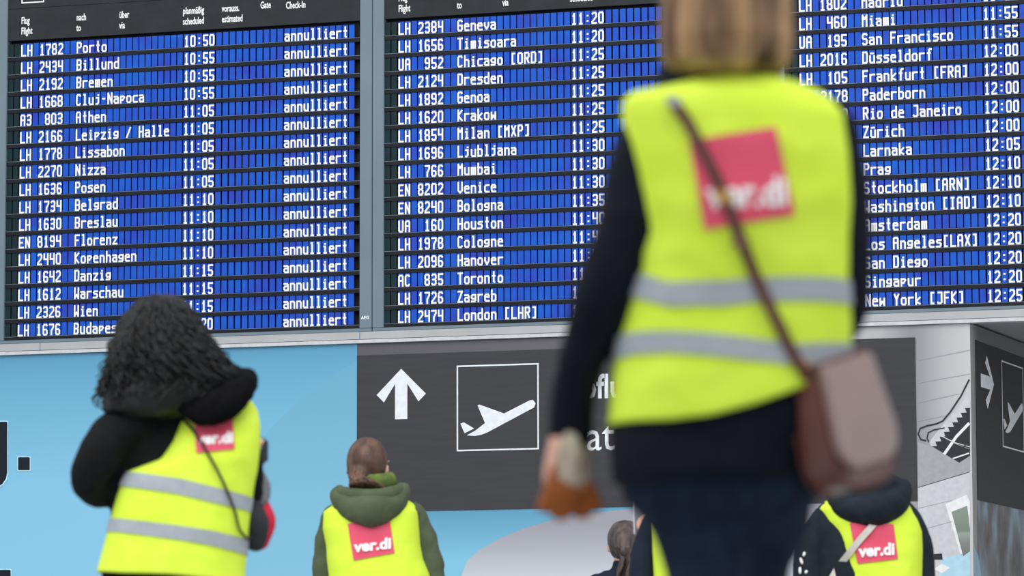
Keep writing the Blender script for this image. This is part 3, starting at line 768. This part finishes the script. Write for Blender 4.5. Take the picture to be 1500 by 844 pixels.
# brown leather shoulder bag of the foreground woman (a thing of its own, worn over the vest)
M['leather'] = mat('brown_leather', (112, 56, 44), .34, (92, 44, 36), 7, spec=.6, coat=.35, bump=.15, bscale=60)
M['gloss'] = mat('glossy_brown_leather', (122, 66, 54), .28, (104, 54, 44), 7, spec=.8, coat=1, bump=.1, bscale=60)
M['gloss'].node_tree.nodes['Principled BSDF'].inputs['Coat IOR'].default_value = 2.1
M['gloss'].node_tree.nodes['Principled BSDF'].inputs['Coat Roughness'].default_value = .25
M['leather_edge'] = mat('leather_edge', (84, 42, 34), .5)
M['brass'] = mat('brass', (190, 150, 90), .3, metal=1)
M['silver'] = mat('silver_metal', (170, 172, 176), .3, metal=1)
BG = empty('shoulder_bag', F.o, PZ, 'brown leather shoulder bag hanging at the hip of the foreground person, strap across the back', 'bag')
spts = back_strap(F, V, [(990, 150), (1008, 178), (1030, 222), (1055, 275), (1080, 340), (1105, 402), (1132, 462), (1155, 508), (1172, 540)], .009)
ov = [(F.L(968, 138, .14)+Vector((0, .02, 0)), Vector((0, .6, .8))), (F.L(970, 128, .03), Vector((-.2, 0, 1))), (F.L(980, 133, -.06), Vector((0, -.6, .8)))]
fr = [(F.L(1235, 560, .12), Vector((.6, .8, 0))), (F.L(1200, 470, .17), Vector((.3, 1, 0))), (F.L(1100, 300, .165), Vector((0, 1, 0))), (F.L(1010, 190, .16), Vector((0, 1, .2)))]
strap('strap', ov[1:]+spts, .018, .003, M['leather_edge'], BG)
strap('strap', [(F.L(1252, 560, -.02), Vector((1, .2, 0)))]+fr+[ov[0], ov[1]], .018, .003, M['leather_edge'], BG)
for px, py in ((1060, 290), (1084, 356)):
    q = F.L(px, py, -.13); y = V.back(q.x, q.z, .012)
    bm = bmesh.new(); bx(bm, -.0125, .0125, -.002, .002, -.009, .009)
    o = build('buckle', bm, M['brass'] if py < 300 else M['leather'], BG); o.location = (q.x, y, q.z); o.rotation_euler = (0, .4, 0)
q = F.L(988, 146, -.13); bm = bmesh.new(); bx(bm, -.011, .011, -.002, .002, -.007, .007); o = build('strap_ring', bm, M['silver'], BG); o.location = (q.x, V.back(q.x, q.z, .013), q.z); o.rotation_euler = (0, .4, 0)
# bag body: a D-shaped pouch in its own axes, X = width, Y = thickness, Z = height
def bag_outline(w_, h_, n=9, top=.012, bot=.055, taper=.8):
    P = []
    for cx, cz, a, r_ in ((w_/2-bot, -h_+bot, 270, bot), (w_/2*taper-top, -top, 0, top), (-w_/2*taper+top, -top, 90, top), (-w_/2+bot, -h_+bot, 180, bot)):
        for k in range(n):
            t = math.radians(a+90*k/(n-1)); P.append((cx+r_*math.cos(t), cz+r_*math.sin(t)))
    return P
def slab(bm, P, prof):                           # prof: list of (y, inset)
    cx = sum(p[0] for p in P)/len(P); cz = sum(p[1] for p in P)/len(P); R = []
    for y, ins in prof:
        R.append([bm.verts.new((cx+(x-cx)*(1-ins), y, cz+(z-cz)*(1-ins))) for x, z in P])
    skin_rings(bm, R); bmesh.ops.recalc_face_normals(bm, faces=bm.faces[:])
bagM = Matrix.Translation(F.L(1206, 534, -.085)) @ Matrix.Rotation(math.radians(-22), 4, 'Y') @ Matrix.Rotation(math.radians(50), 4, 'Z') @ Matrix.Rotation(math.radians(9), 4, 'X')
PB = bag_outline(.17, .2)
def bagpart(name, bm, m_, par=None, sm=True):
    bm.transform(bagM); return build(name, bm, m_, par or BG, sm)
bm = bmesh.new(); slab(bm, PB, [(-.030, .14), (-.034, .05), (-.03, .012), (-.015, .0), (0, .03), (.015, .0), (.03, .012), (.035, .05), (.036, .14)]); pouch = bagpart('pouch', bm, M['leather'])
bm = bmesh.new(); PF = bag_outline(.176, .17, 9, .012, .05, .85); slab(bm, PF, [(-.046, .1), (-.046, .02), (-.042, 0), (-.037, 0), (-.035, .02)]); flp = bagpart('flap', bm, M['gloss'])
bm = bmesh.new(); PT = [(x, z+.006) for x, z in bag_outline(.15, .02, 5, .006, .006, 1)]; slab(bm, PT, [(-.042, .02), (.03, .02)]); bagpart('top_edge', bm, M['leather_edge'], flp)
for y in (-.031, .031):
    bm = bmesh.new(); pts = [(x*1.01, y, z*1.005-.0003, .0028) for x, z in PB[:9]+PB[27:]]
    pts = [(x*1.01, y, z*1.005, .0028) for x, z in [PB[9]]+PB[8::-1]+PB[:26:-1]+[PB[26]]]
    tube(bm, pts, 6, 1); bagpart('piping', bm, M['leather_edge'], pouch)
for xx in (-.06, .06):
    bm = bmesh.new()
    for i in range(12):
        a0, a1 = 2*PI*i/12, 2*PI*(i+1)/12
        tube(bm, [(xx, .014*math.cos(a0), .004+.014*math.sin(a0), .0028), (xx, .014*math.cos(a1), .004+.014*math.sin(a1), .0028)], 6, 1)
    bagpart('ring', bm, M['brass'])
# pair of gloves in her left hand
GV = empty('glove_pair', F.o, PZ, 'tan leather gloves with cream knit cuffs in the foreground person\'s hand', 'gloves')
M['knit'] = mat('cream_knit', (204, 194, 178), .95, (150, 138, 120), 60, bump=.8, bscale=140, stretch=(1, 1, .25), spec=.1)
M['tan'] = mat('tan_suede', (158, 92, 48), .8, (140, 78, 40), 18, spec=.15, bump=.3)
for q, (tx, ty, dx) in enumerate(((822, 752, -.01), (853, 750, .012))):
    yy = -.012+.03*q
    cu = bmesh.new(); tube(cu, [(*F.L(836+11*q, 646, yy), .014), (*F.L(834+13*q, 670, yy), .022), (*F.L(829+13*q, 702, yy), .025)], 20, 5, .6)
    cuff = fuse('knitted_cuff', cu, .004, M['knit'], GV, 2, .003, (60, 60, 8), q)
    gl = bmesh.new(); tube(gl, [(*F.L(827+11*q, 694, yy), .026), (*F.L(825+14*q, 714, yy), .030), (*F.L((825+tx)/2+8*q, 724, yy), .029)], 18, 4, .5)
    b0 = F.L((825+tx)/2+8*q, 722, yy)
    for k in range(4):
        e_ = F.L(tx-9+6*k, ty+(4 if k in (1, 2) else 0), yy); s_ = b0+Vector(((k-1.5)*.012, 0, 0))
        tube(gl, [(*s_, .0115), (*(s_.lerp(e_, .6)), .0105), (*e_, .009)], 10, 3, .8)
    tube(gl, [(*(b0+Vector((.016*(1 if q else -1), 0, .01))), .011), (*(b0+Vector((.032*(1 if q else -1), 0, -.022))), .0095)], 10, 3)
    fuse('glove', gl, .004, M['tan'], GV, 2, .0015, (30, 30, 30), q)['label'] = 'tan leather glove hanging below its cream cuff'

# ---- woman with long curly black hair, left
F = Frame(11.9, 255)
A = empty('person', F.o, PZ, 'person with long curly black hair, yellow vest over black jacket, at the left', 'person')
rows = [(585, 312, 366, .03, .05), (600, 282, 377, .02, .08), (620, 262, 381, 0, .105), (650, 250, 381, 0, .13), (675, 232, 379, 0, .14), (692, 186, 377, 0, .146), (705, 178, 374, 0, .148),
        (740, 168, 368, 0, .15), (780, 158, 364, 0, .155), (836, 143, 359, 0, .16)]
V = Shell(shell_rings(F, rows), 11, .006, .78, None, (9, 1, 7))
hemc = px_curve(F, [(135, 836), (180, 840), (250, 842), (310, 848), (362, 858)], -.14); V.hem = lambda x: interp(hemc, x)
cr = [(590, 250, 350, .02, .05), (605, 190, 366, .02, .07), (640, 166, 372, .02, .09), (680, 164, 370, .02, .10), (740, 164, 364, .02, .115), (780, 162, 358, .02, .12), (835, 152, 352, .02, .13), (880, 150, 352, .02, .135)]
J = Shell(shell_rings(F, cr), 12, .003)
la = [(*F.L(196, 618, -.03), .07), (*F.L(165, 640, -.06), .068), (*F.L(146, 668, -.07), .066), (*F.L(132, 704, -.05), .056), (*F.L(152, 716, .02), .056), (*F.L(186, 704, .12), .05), (*F.L(215, 672, .24), .038)]
ra = [(*F.L(352, 618, .02), .056), (*F.L(358, 660, .03), .05), (*F.L(362, 712, .05), .048), (*F.L(364, 724, .14), .042), (*F.L(367, 706, .24), .036), (*F.L(367, 690, .28), .032)]
bm = bmesh.new(); J.add_closed(bm); tube(bm, la, 18, 5); tube(bm, ra, 18, 5)
fuse('jacket', bm, .010, M['black_coat'], A, 4, .006, (9, 9, 7), 12)
M['hood'] = mat('black_fleece', (14, 14, 17), .95, (20, 20, 23), 30, bump=.5, bscale=90, spec=.05)
bm = bmesh.new(); tube(bm, [(*F.L(266, 580, -.09), .035), (*F.L(292, 600, -.135), .05), (*F.L(322, 594, -.14), .056), (*F.L(348, 572, -.11), .05), (*F.L(362, 552, -.03), .036)], 18, 5, .8)
tube(bm, [(*F.L(270, 572, -.04), .06), (*F.L(310, 562, -.04), .075), (*F.L(345, 560, -.02), .05)], 18, 5, .9)
fuse('hood', bm, .009, M['hood'], A, 5, .006, (12, 12, 12), 3)
hc = F.L(240, 492, .03); hr = Rz(-.25)
feet = [(-.11, .1, .1), (.1, -.1, -.1)]
ll = legs(A, .86, .095, feet, M['black_trousers'])
body(A, J, hc, 1.0, hr, [la, ra], [(F.L(222, 664, .27), (.5, .3, .8), (-.7, .3, 0), 1, .6, .95), (F.L(367, 686, .29), (.05, .25, 1), (-.3, -.9, .2), -1, .5, .9)], ll, feet, .009)
vo = build('vest', V.mesh(96, 60), M['vest'], A, True); solid(vo, .003)
band('reflective_band', F, V, [(160, 686), (180, 689), (264, 702), (320, 716), (366, 727), (385, 731)], [(160, 706), (178, 710), (264, 724), (320, 738), (364, 747), (385, 751)], M['reflect'], vo, -.14)
band('reflective_band', F, V, [(140, 754), (157, 757), (264, 771), (310, 778), (355, 788), (375, 792)], [(140, 773), (155, 776), (264, 791), (310, 799), (354, 810), (375, 814)], M['reflect'], vo, -.14)
patch('printed_patch', F, V, [(284, 614), (340, 610), (344, 658), (288, 664)], M['pink'], vo, .005)
cloth_text('lettering', 'ver.di', F, V, (288, 651), (341, 648), 17, M['white_print'], vo, .009, y=-.14, bold=.04)
M['black_hair'] = hair_mat('black_hair', (9, 9, 11), (20, 21, 25), 30, (1, 1, .3), .5)
HR = [(434, 226, 248, .0, .04), (440, 212, 262, 0, .075), (452, 198, 274, 0, .098), (475, 182, 288, 0, .115), (505, 172, 306, -.01, .125), (535, 163, 334, -.03, .125), (560, 152, 364, -.04, .122),
      (585, 144, 352, -.05, .12), (602, 146, 306, -.06, .10), (614, 178, 262, -.07, .06)]
H = Shell(shell_rings(F, HR), 61, .004, 1.0)
bm = bmesh.new(); H.add_closed(bm, -.012)
hobj = fuse('hair', bm, .012, M['black_hair'], A, 3, .012, (13, 13, 11), 31)
bm = bmesh.new(); rnd = random.Random(5); zt = H.R[-1][0]; zb = H.R[0][0]
for i in range(620):
    u = rnd.uniform(-2.0, 2.0)
    if abs(u) > 1.7 and rnd.random() < .3: u *= .6
    za = zt-rnd.uniform(0, .16)**1.2; ln = rnd.uniform(.12, .24)
    ph = rnd.uniform(0, 6.28); am = rnd.uniform(.006, .013); fq = rnd.uniform(2.2, 4.5); bse = rnd.uniform(-.008, .012)
    if u > .6: ln *= .85
    du = rnd.uniform(-.15, .15); pts = []
    fly = rnd.uniform(0, .02) if rnd.random() < .25 else 0
    for k in range(15):
        t = k/14; z = max(za-ln*t, zb+.012*rnd.random()); z = max(z, zb+.004)
        q = H.pt(u+du*t+am*(.5+t)*5*math.sin(fq*6.28*t+ph), z, bse+am*(.4+t*.6)*math.cos(fq*6.28*t+ph)+fly*t)
        pts.append((q.x, q.y, q.z, .0046*(1-.5*t)))
    tube(bm, pts, 5, 1, round_end=False)
cl = build('curls', bm, M['black_hair'], hobj, True)
# her thin strap with a small dark pouch
TB = empty('sling_pouch', F.o, PZ, 'small grey and red sling pouch on thin black strap beside the curly haired person', 'bag')
M['strap_black'] = mat('black_webbing', (26, 26, 30), .8)
sp_ = back_strap(F, V, [(266, 612), (284, 632), (302, 660), (320, 692), (334, 722), (344, 750), (350, 775)], .012, -.14)
strap('strap', sp_+[(F.L(364, 790, -.06), Vector((.9, -.5, 0))), (F.L(370, 780, .03), Vector((1, 0, 0)))], .008, .003, M['strap_black'], TB)
strap('strap', [sp_[0], (F.L(262, 598, -.06), Vector((0, -.5, 1))), (F.L(262, 592, .03), Vector((0, 0, 1))), (F.L(275, 620, .14), Vector((0, 1, .2))), (F.L(320, 700, .17), Vector((0, 1, 0))), (F.L(368, 770, .1), Vector((1, .5, 0)))], .008, .003, M['strap_black'], TB)
bm = bmesh.new(); tube(bm, [(*F.L(371, 744, .06), .028), (*F.L(374, 768, .05), .042), (*F.L(374, 794, .05), .032)], 18, 5, 1.2); fuse('pouch', bm, .006, mat('charcoal_nylon', (44, 46, 52), .7, spec=.2), TB, 4, .003, (14, 14, 14), 2)
bm = bmesh.new(); tube(bm, [(*F.L(379, 736, .13), .03), (*F.L(383, 762, .12), .043), (*F.L(381, 794, .12), .028)], 18, 5, 1.1)
fuse('red_panel', bm, .006, mat('red_nylon', (200, 36, 62), .6, spec=.2), TB, 4, .003, (14, 14, 14), 4)['label'] = 'red front panel of the pouch'
sc_ = bmesh.new(); tube(sc_, [(*F.L(371, 742, .09), .022), (*F.L(378, 728, .10), .034), (*F.L(382, 708, .12), .028), (*F.L(375, 688, .14), .018)], 18, 5, .6)
o = fuse('scarf', sc_, .005, mat('grey_wool', (106, 108, 114), .95, (128, 130, 136), 40, spec=.1, bump=.5), None, 3, .004, (14, 14, 14), 6); o.location = F.o; o.rotation_euler.z = PZ
tag(o, 'grey woollen scarf bunched over the arm of the curly haired person', 'scarf')
def phone(Fr, c, rz, lab, wv=.075, hv=.15, ry=0, rx=0, cm=None):
    R_ = empty('smartphone', Fr.o, PZ, lab, 'phone', None)
    mt = Matrix.Translation(c) @ Matrix.Rotation(rz, 4, 'Z') @ Matrix.Rotation(ry, 4, 'Y') @ Matrix.Rotation(rx, 4, 'X')
    def pp(n_, args, m_, bev=0):
        bm = bmesh.new(); bx(bm, *args)
        if bev: bmesh.ops.bevel(bm, geom=[e for e in bm.edges if abs(e.verts[0].co.y-e.verts[1].co.y) > .003], offset=bev, segments=4, affect='EDGES')
        bm.transform(mt); return build(n_, bm, m_, R_)
    pp('case', (-wv/2, wv/2, -.0045, .0045, -hv/2, hv/2), cm or M['boot'], .011)
    pp('screen', (-wv/2+.004, wv/2-.004, -.0052, -.0046, -hv/2+.006, hv/2-.006), mat('phone_glass', (112, 116, 126) if cm else (30, 34, 42), .2, spec=.5), 0)
    pp('camera_bump', (wv/2-.032, wv/2-.008, .0045, .0065, hv/2-.04, hv/2-.008), M['strap_black'], .005)
    return R_
phone(F, F.L(356, 660, .34), .4, 'black smartphone held up beside the vest of the curly haired person', hv=.08, wv=.16)

def collar_hood(name, F, P, m_, root, vox=.009, amp=.004, seed=3, fl=.8):
    bm = bmesh.new()
    for pts in P: tube(bm, [(*F.L(a, b, y), r_) for a, b, y, r_ in pts], 20, 5, fl)
    return fuse(name, bm, vox, m_, root, 4, amp, (12, 12, 12), seed)

# ---- green parka with low bun
F = Frame(16.0, 546)
A = empty('person', F.o, PZ, 'person with low brown ponytail, olive hooded parka and yellow vest below the arrow sign', 'person')
rows = [(728, 520, 590, .02, .06), (738, 490, 606, .01, .09), (750, 474, 612, 0, .12), (775, 473, 614, 0, .138), (800, 478, 616, 0, .145), (820, 479, 620, 0, .15), (844, 482, 630, 0, .155), (900, 478, 632, 0, .16), (950, 474, 634, 0, .16)]
V = Shell(shell_rings(F, rows), 21, .006, .78)
cr = [(732, 505, 590, .02, .07), (745, 474, 614, .01, .10), (775, 478, 610, 0, .12), (820, 486, 614, 0, .125), (900, 486, 620, 0, .135), (990, 480, 624, 0, .14)]
J = Shell(shell_rings(F, cr), 22, .003)
la = [(*F.L(492, 758, .05), .058), (*F.L(484, 800, .07), .063), (*F.L(481, 850, .07), .062), (*F.L(480, 890, .08), .056), (*F.L(490, 890, .16), .05), (*F.L(512, 850, .26), .04)]
ra = [(*F.L(604, 756, .05), .058), (*F.L(617, 796, .06), .066), (*F.L(630, 850, .05), .062), (*F.L(634, 890, .03), .056), (*F.L(615, 890, .16), .05), (*F.L(590, 850, .26), .04)]
M['olive'] = mat('olive_parka', (78, 88, 66), .8, (88, 98, 76), 14, spec=.2, bump=.3)
bm = bmesh.new(); J.add_closed(bm)
for a_ in (la, ra):                              # quilted sleeves
    q = crom(a_, 6); tube(bm, [(p[0], p[1], p[2], p[3]*(1+.05*math.sin(i*1.5))) for i, p in enumerate(q)], 18, 1)
fuse('parka', bm, .010, M['olive'], A, 3, .005, (9, 9, 9), 22)
hc = F.L(541, 688, .02); hr = Rz(-.5)
feet = [(-.11, .03, .1), (.11, 0, -.1)]
ll = legs(A, .84, .095, feet, M['jeans'])
body(A, J, hc, .98, hr, [la, ra], [(F.L(518, 838, .29), (.6, .5, .5), (-.5, .5, .6), 1, .5, .95), (F.L(584, 838, .29), (-.6, .5, .5), (.5, .5, .6), -1, .5, .95)], ll, feet, .009)
vo = build('vest', V.mesh(96, 60), M['vest'], A, True); solid(vo, .003)
for t_ in (862, 905): band('reflective_band', F, V, [(400, t_), (700, t_)], [(400, t_+18), (700, t_+18)], M['reflect'], vo, -.14)
patch('printed_patch', F, V, [(509, 767), (571, 763), (578, 810), (518, 821)], M['pink'], vo, .005, -.15)
cloth_text('lettering', 'ver.di', F, V, (518, 809), (573, 803), 16, M['white_print'], vo, .010, y=-.15, bold=.04)
collar_hood('hood', F, [[(494, 726, -.02, .036), (507, 742, -.10, .05), (542, 752, -.14, .060), (577, 740, -.10, .05), (591, 720, -.02, .036)],
                        [(500, 738, -.10, .03), (542, 746, -.15, .07), (584, 734, -.1, .03)], [(518, 754, -.145, .03), (543, 760, -.15, .035), (566, 752, -.145, .03)]], M['olive'], A, .008, .003, 23)
hr_ = collar_hood('hood_rim', F, [[(497, 720, -.01, .027), (507, 724, -.1, .029), (542, 728, -.158, .031), (577, 722, -.11, .029), (588, 716, -.01, .026)]], M['olive'], A, .006, .002, 24)
collar_hood('neck_scarf', F, [[(525, 706, .04, .03), (530, 708, -.06, .035), (552, 707, -.085, .035), (570, 704, -.04, .032), (572, 702, .05, .03)]], mat('moss_scarf', (106, 128, 60), .9, (84, 100, 62), 30, spec=.1), A, .006, .004, 8)
M['brown_hair'] = hair_mat('brown_hair', (70, 50, 42), (112, 82, 66), 30, (1, 1, .3))
bm = bmesh.new(); ellipsoid(bm, Vector(hc)+Vector((-.008, -.02, .025)), .084, .104, .106)
tube(bm, [(*F.L(532, 692, -.05), .058), (*F.L(524, 706, -.09), .035)], 14, 3)
H_ = bmesh.new(); ho = fuse('hair', bm, .007, M['brown_hair'], A, 3, .003, (30, 30, 6), 4)
bm = bmesh.new(); rnd = random.Random(8)
for k in range(26):
    x_, y_ = rnd.uniform(512, 532), rnd.uniform(690, 698); pts = []
    ex = rnd.uniform(512, 560); ph = rnd.uniform(0, 6)
    for j in range(6):
        t = j/5; q = F.L(lerp(x_, ex, t), lerp(y_, 712+rnd.uniform(-1, 2), t**.8), -.11-.03*math.sin(t*PI)-.01*rnd.random()); pts.append((q.x+.006*math.sin(ph+t*8), q.y, q.z, .0095-.004*t))
    tube(bm, pts, 7, 2)
build('ponytail', bm, M['brown_hair'], ho, True)

# ---- black hooded jacket, bottom right
F = Frame(16.0, 1276)
A = empty('person', F.o, PZ, 'person in black hooded jacket and yellow vest with pale bag strap at the bottom right', 'person')
rows = [(724, 1240, 1310, .02, .06), (733, 1210, 1330, .01, .09), (745, 1198, 1336, 0, .12), (765, 1204, 1345, 0, .135), (780, 1212, 1350, 0, .14), (805, 1220, 1351, 0, .145), (844, 1226, 1350, 0, .15), (950, 1215, 1350, 0, .155)]
V = Shell(shell_rings(F, rows), 31, .005, .78)
cr = [(730, 1220, 1320, .02, .07), (742, 1196, 1340, .01, .1), (780, 1196, 1350, 0, .12), (844, 1200, 1348, 0, .13), (900, 1200, 1348, 0, .135), (990, 1196, 1350, 0, .14)]
J = Shell(shell_rings(F, cr), 32, .003)
la = [(*F.L(1212, 756, .03), .054), (*F.L(1192, 795, .04), .062), (*F.L(1184, 845, .04), .06), (*F.L(1180, 886, .02), .054), (*F.L(1196, 890, .15), .048), (*F.L(1216, 856, .25), .04)]
ra = [(*F.L(1328, 758, .05), .052), (*F.L(1345, 795, .06), .056), (*F.L(1349, 845, .06), .056), (*F.L(1350, 886, .02), .05), (*F.L(1338, 890, .15), .046), (*F.L(1316, 856, .25), .04)]
bm = bmesh.new(); J.add_closed(bm); tube(bm, la, 18, 5); tube(bm, ra, 18, 5)
M['blueblack'] = mat('blue_black_jacket', (26, 32, 42), .8, (34, 42, 52), 14, spec=.2, bump=.3)
jk = fuse('jacket', bm, .010, M['blueblack'], A, 4, .005, (9, 9, 9), 33)
hc = F.L(1258, 664, .02)
feet = [(-.11, .03, .1), (.11, 0, -.1)]
ll = legs(A, .84, .095, feet, M['black_trousers'])
body(A, J, hc, .98, None, [la, ra], [(F.L(1224, 844, .28), (.6, .5, .5), (-.5, .5, .6), 1, .5, .95), (F.L(1310, 844, .28), (-.6, .5, .5), (.5, .5, .6), -1, .5, .95)], ll, feet, .009)
vo = build('vest', V.mesh(96, 60), M['vest'], A, True); solid(vo, .003)
for t_ in (862, 905): band('reflective_band', F, V, [(1100, t_), (1400, t_)], [(1100, t_+18), (1400, t_+18)], M['reflect'], vo, -.14)
patch('printed_patch', F, V, [(1245, 766), (1309, 768), (1315, 819), (1256, 826)], M['pink'], vo, .005, -.14)
cloth_text('lettering', 'ver.di', F, V, (1257, 816), (1310, 812), 17, M['white_print'], vo, .010, y=-.14, bold=.04)
collar_hood('hood', F, [[(1222, 726, -.02, .04), (1236, 744, -.10, .052), (1278, 748, -.14, .066), (1312, 738, -.11, .058), (1322, 718, -.03, .05)],
                        [(1240, 718, -.06, .05), (1280, 714, -.10, .07), (1312, 716, -.06, .05)]], M['blueblack'], A, .008, .003, 36)
bm = bmesh.new(); ellipsoid(bm, Vector(hc)+Vector((0, -.018, .025)), .089, .108, .108); tube(bm, [(*F.L(1258, 680, -.05), .07), (*F.L(1260, 704, -.08), .06)], 14, 3)
fuse('hair', bm, .007, M['brown_hair'], A, 3, .003, (30, 30, 6), 4)
for k, (px, py, hh) in enumerate(((1170, 822, .03), (1168, 836, .03), (1174, 812, .02), (1177, 838, .016))):
    bm = bmesh.new(); ellipsoid(bm, F.L(px+4, py, -.02), .006, .004, hh*.5, Matrix.Rotation(.3*k-.3, 3, 'Y'), 8); build('sleeve_print', bm, M['white_print'], jk, True)
TB = empty('sling_bag', F.o, PZ, 'sling bag with wide pale grey strap crossing the vest of the black hooded person', 'bag')
pale = mat('pale_webbing', (206, 202, 194), .85)
sp_ = back_strap(F, V, [(1278, 770), (1262, 788), (1246, 808), (1230, 830), (1218, 850)], .014, -.15)
sp_ = sp_[:3]+[(Vector((q.x, -.10, q.z)), n_) for q, n_ in sp_[3:]]
strap('strap', [(F.L(1300, 735, .06), Vector((0, .4, 1))), (F.L(1298, 742, -.08), Vector((0, -.6, .8)))]+[(F.L(1290, 756, 0), Vector((0, -1, 0)))][:0]+sp_+[(F.L(1196, 885, .0), Vector((-1, 0, 0))), (F.L(1210, 890, .14), Vector((0, 1, 0)))], .026, .003, pale, TB)
strap('strap', [(F.L(1300, 735, .06), Vector((0, .4, 1))), (F.L(1290, 770, .15), Vector((0, 1, 0))), (F.L(1250, 840, .165), Vector((0, 1, 0))), (F.L(1225, 880, .16), Vector((0, 1, 0)))], .026, .003, pale, TB)
bm = bmesh.new(); tube(bm, [(*F.L(1205, 884, .17), .05), (*F.L(1240, 892, .21), .075), (*F.L(1275, 892, .2), .055)], 18, 5, .7); fuse('pouch', bm, .008, pale, TB, 4)

# ---- dark haired person, far behind the foreground woman's jeans
F = Frame(18.0, 915)
A = empty('person', F.o, PZ, 'person with dark ponytail and dark blue jacket, farthest back, only head and shoulder showing', 'person')
cr = [(836, 885, 945, .01, .06), (846, 872, 956, 0, .09), (880, 866, 964, 0, .11), (960, 868, 962, 0, .12)]
J = Shell(shell_rings(F, cr), 41, .003)
la = [(*F.L(876, 856, 0), .05), (*F.L(868, 900, 0), .05), (*F.L(866, 940, .03), .044), (*F.L(884, 930, .16), .036)]
ra = [(*F.L(954, 856, 0), .05), (*F.L(962, 900, 0), .05), (*F.L(962, 940, .03), .044), (*F.L(946, 930, .16), .036)]
M['dark_blue'] = mat('dark_blue_jacket', (24, 30, 48), .8, (30, 38, 58), 14, spec=.2)
bm = bmesh.new(); J.add_closed(bm); tube(bm, la, 16, 5); tube(bm, ra, 16, 5); tube(bm, [(*F.L(915, 846, .0), .07), (*F.L(915, 832, .01), .06)], 16, 3)
fuse('jacket', bm, .010, M['dark_blue'], A, 4, .004, (9, 9, 9), 43)
hc = F.L(915, 800, .02)
feet = [(-.08, .03, .1), (.08, 0, -.1)]
ll = legs(A, .66, .07, feet, M['jeans'], (.08, .056, .045))
body(A, J, hc, .9, None, [la, ra], [(F.L(888, 924, .19), (.6, .5, .5), (-.5, .5, .6), 1, .5, .85), (F.L(942, 924, .19), (-.6, .5, .5), (.5, .5, .6), -1, .5, .85)], ll, feet, .009)
M['dark_hair'] = hair_mat('dark_brown_hair', (52, 42, 42), (98, 84, 80), 34, (1, 1, .25))
bm = bmesh.new(); ellipsoid(bm, Vector(hc)+Vector((0, -.016, .022)), .078, .098, .095); tube(bm, [(*F.L(914, 792, -.08), .05), (*F.L(913, 808, -.11), .034)], 14, 3)
ho = fuse('hair', bm, .007, M['dark_hair'], A, 3, .004, (34, 34, 8), 4)
bm = bmesh.new()
for k in range(22):
    ph = k*.7; x_ = 906+(k % 8)*2.4; pts = []
    for j in range(9):
        t = j/8; q = F.L(x_+(913-x_)*.4*math.sin(t*PI), 802+52*t, -.125+.012*math.sin(ph)); pts.append((q.x+.010*math.sin(ph+t*7), q.y+.008*math.cos(ph+t*7), q.z, .0085-.003*t))
    tube(bm, pts, 7, 2)
build('ponytail', bm, M['dark_hair'], ho, True)

# ---- person in navy coat and vest holding a phone up, mostly behind the foreground woman
F = Frame(15.2, 992)
A = empty('person', F.o, PZ, 'person in navy coat and yellow vest raising a phone, mostly hidden behind the foreground person', 'person')
rows = [(735, 965, 1018, .02, .06), (745, 953, 1030, .01, .09), (762, 952, 1036, 0, .12), (790, 955, 1040, 0, .135), (844, 958, 1044, 0, .145), (950, 958, 1046, 0, .15)]
V = Shell(shell_rings(F, rows), 51, .004, .8)
cr = [(738, 966, 1018, .02, .06), (750, 958, 1032, .01, .08), (790, 962, 1034, 0, .10), (844, 965, 1036, 0, .11), (990, 948, 1048, 0, .14)]
J = Shell(shell_rings(F, cr), 52, .003)
la = [(*F.L(958, 768, .05), .05), (*F.L(948, 800, .07), .054), (*F.L(942, 840, .07), .056), (*F.L(942, 856, .07), .052), (*F.L(943, 826, .14), .045), (*F.L(945, 790, .2), .036)]
ra = [(*F.L(1038, 764, 0), .055), (*F.L(1046, 800, 0), .056), (*F.L(1048, 850, .02), .054), (*F.L(1034, 858, .12), .048), (*F.L(1016, 830, .22), .038)]
bm = bmesh.new(); J.add_closed(bm); tube(bm, la, 18, 5); tube(bm, ra, 18, 5); tube(bm, [(*F.L(990, 740, .01), .08), (*F.L(990, 722, .01), .07)], 18, 3)
fuse('coat', bm, .010, M['dark_blue'], A, 4, .004, (9, 9, 9), 53)
hc = F.L(990, 678, .02)
feet = [(-.1, .03, .1), (.1, 0, -.1)]
ll = legs(A, .82, .09, feet, M['black_trousers'])
body(A, J, hc, .96, None, [la, ra], [(F.L(947, 789, .24), (-.10, .25, 1), (-.3, -.9, .2), 1, .6, .9), (F.L(1010, 822, .25), (-.6, .5, .5), (.5, .5, .6), -1, .5, .95)], ll, feet, .009)
vo = build('vest', V.mesh(96, 60), M['vest'], A, True); solid(vo, .003)
for t_ in (862, 905): band('reflective_band', F, V, [(900, t_), (1100, t_)], [(900, t_+18), (1100, t_+18)], M['reflect'], vo, -.14)
bm = bmesh.new(); ellipsoid(bm, Vector(hc)+Vector((0, -.018, .025)), .087, .106, .106); tube(bm, [(*F.L(990, 690, -.04), .07), (*F.L(990, 712, -.06), .05)], 14, 3)
fuse('hair', bm, .007, M['dark_hair'], A, 3, .003, (30, 30, 6), 4)
phone(F, F.L(941, 759, .29), .15, 'pale cased smartphone held up in front of the dark sign, left of the jeans', hv=.15, wv=.073, rx=-.2, cm=mat('silver_case', (190, 192, 198), .35))
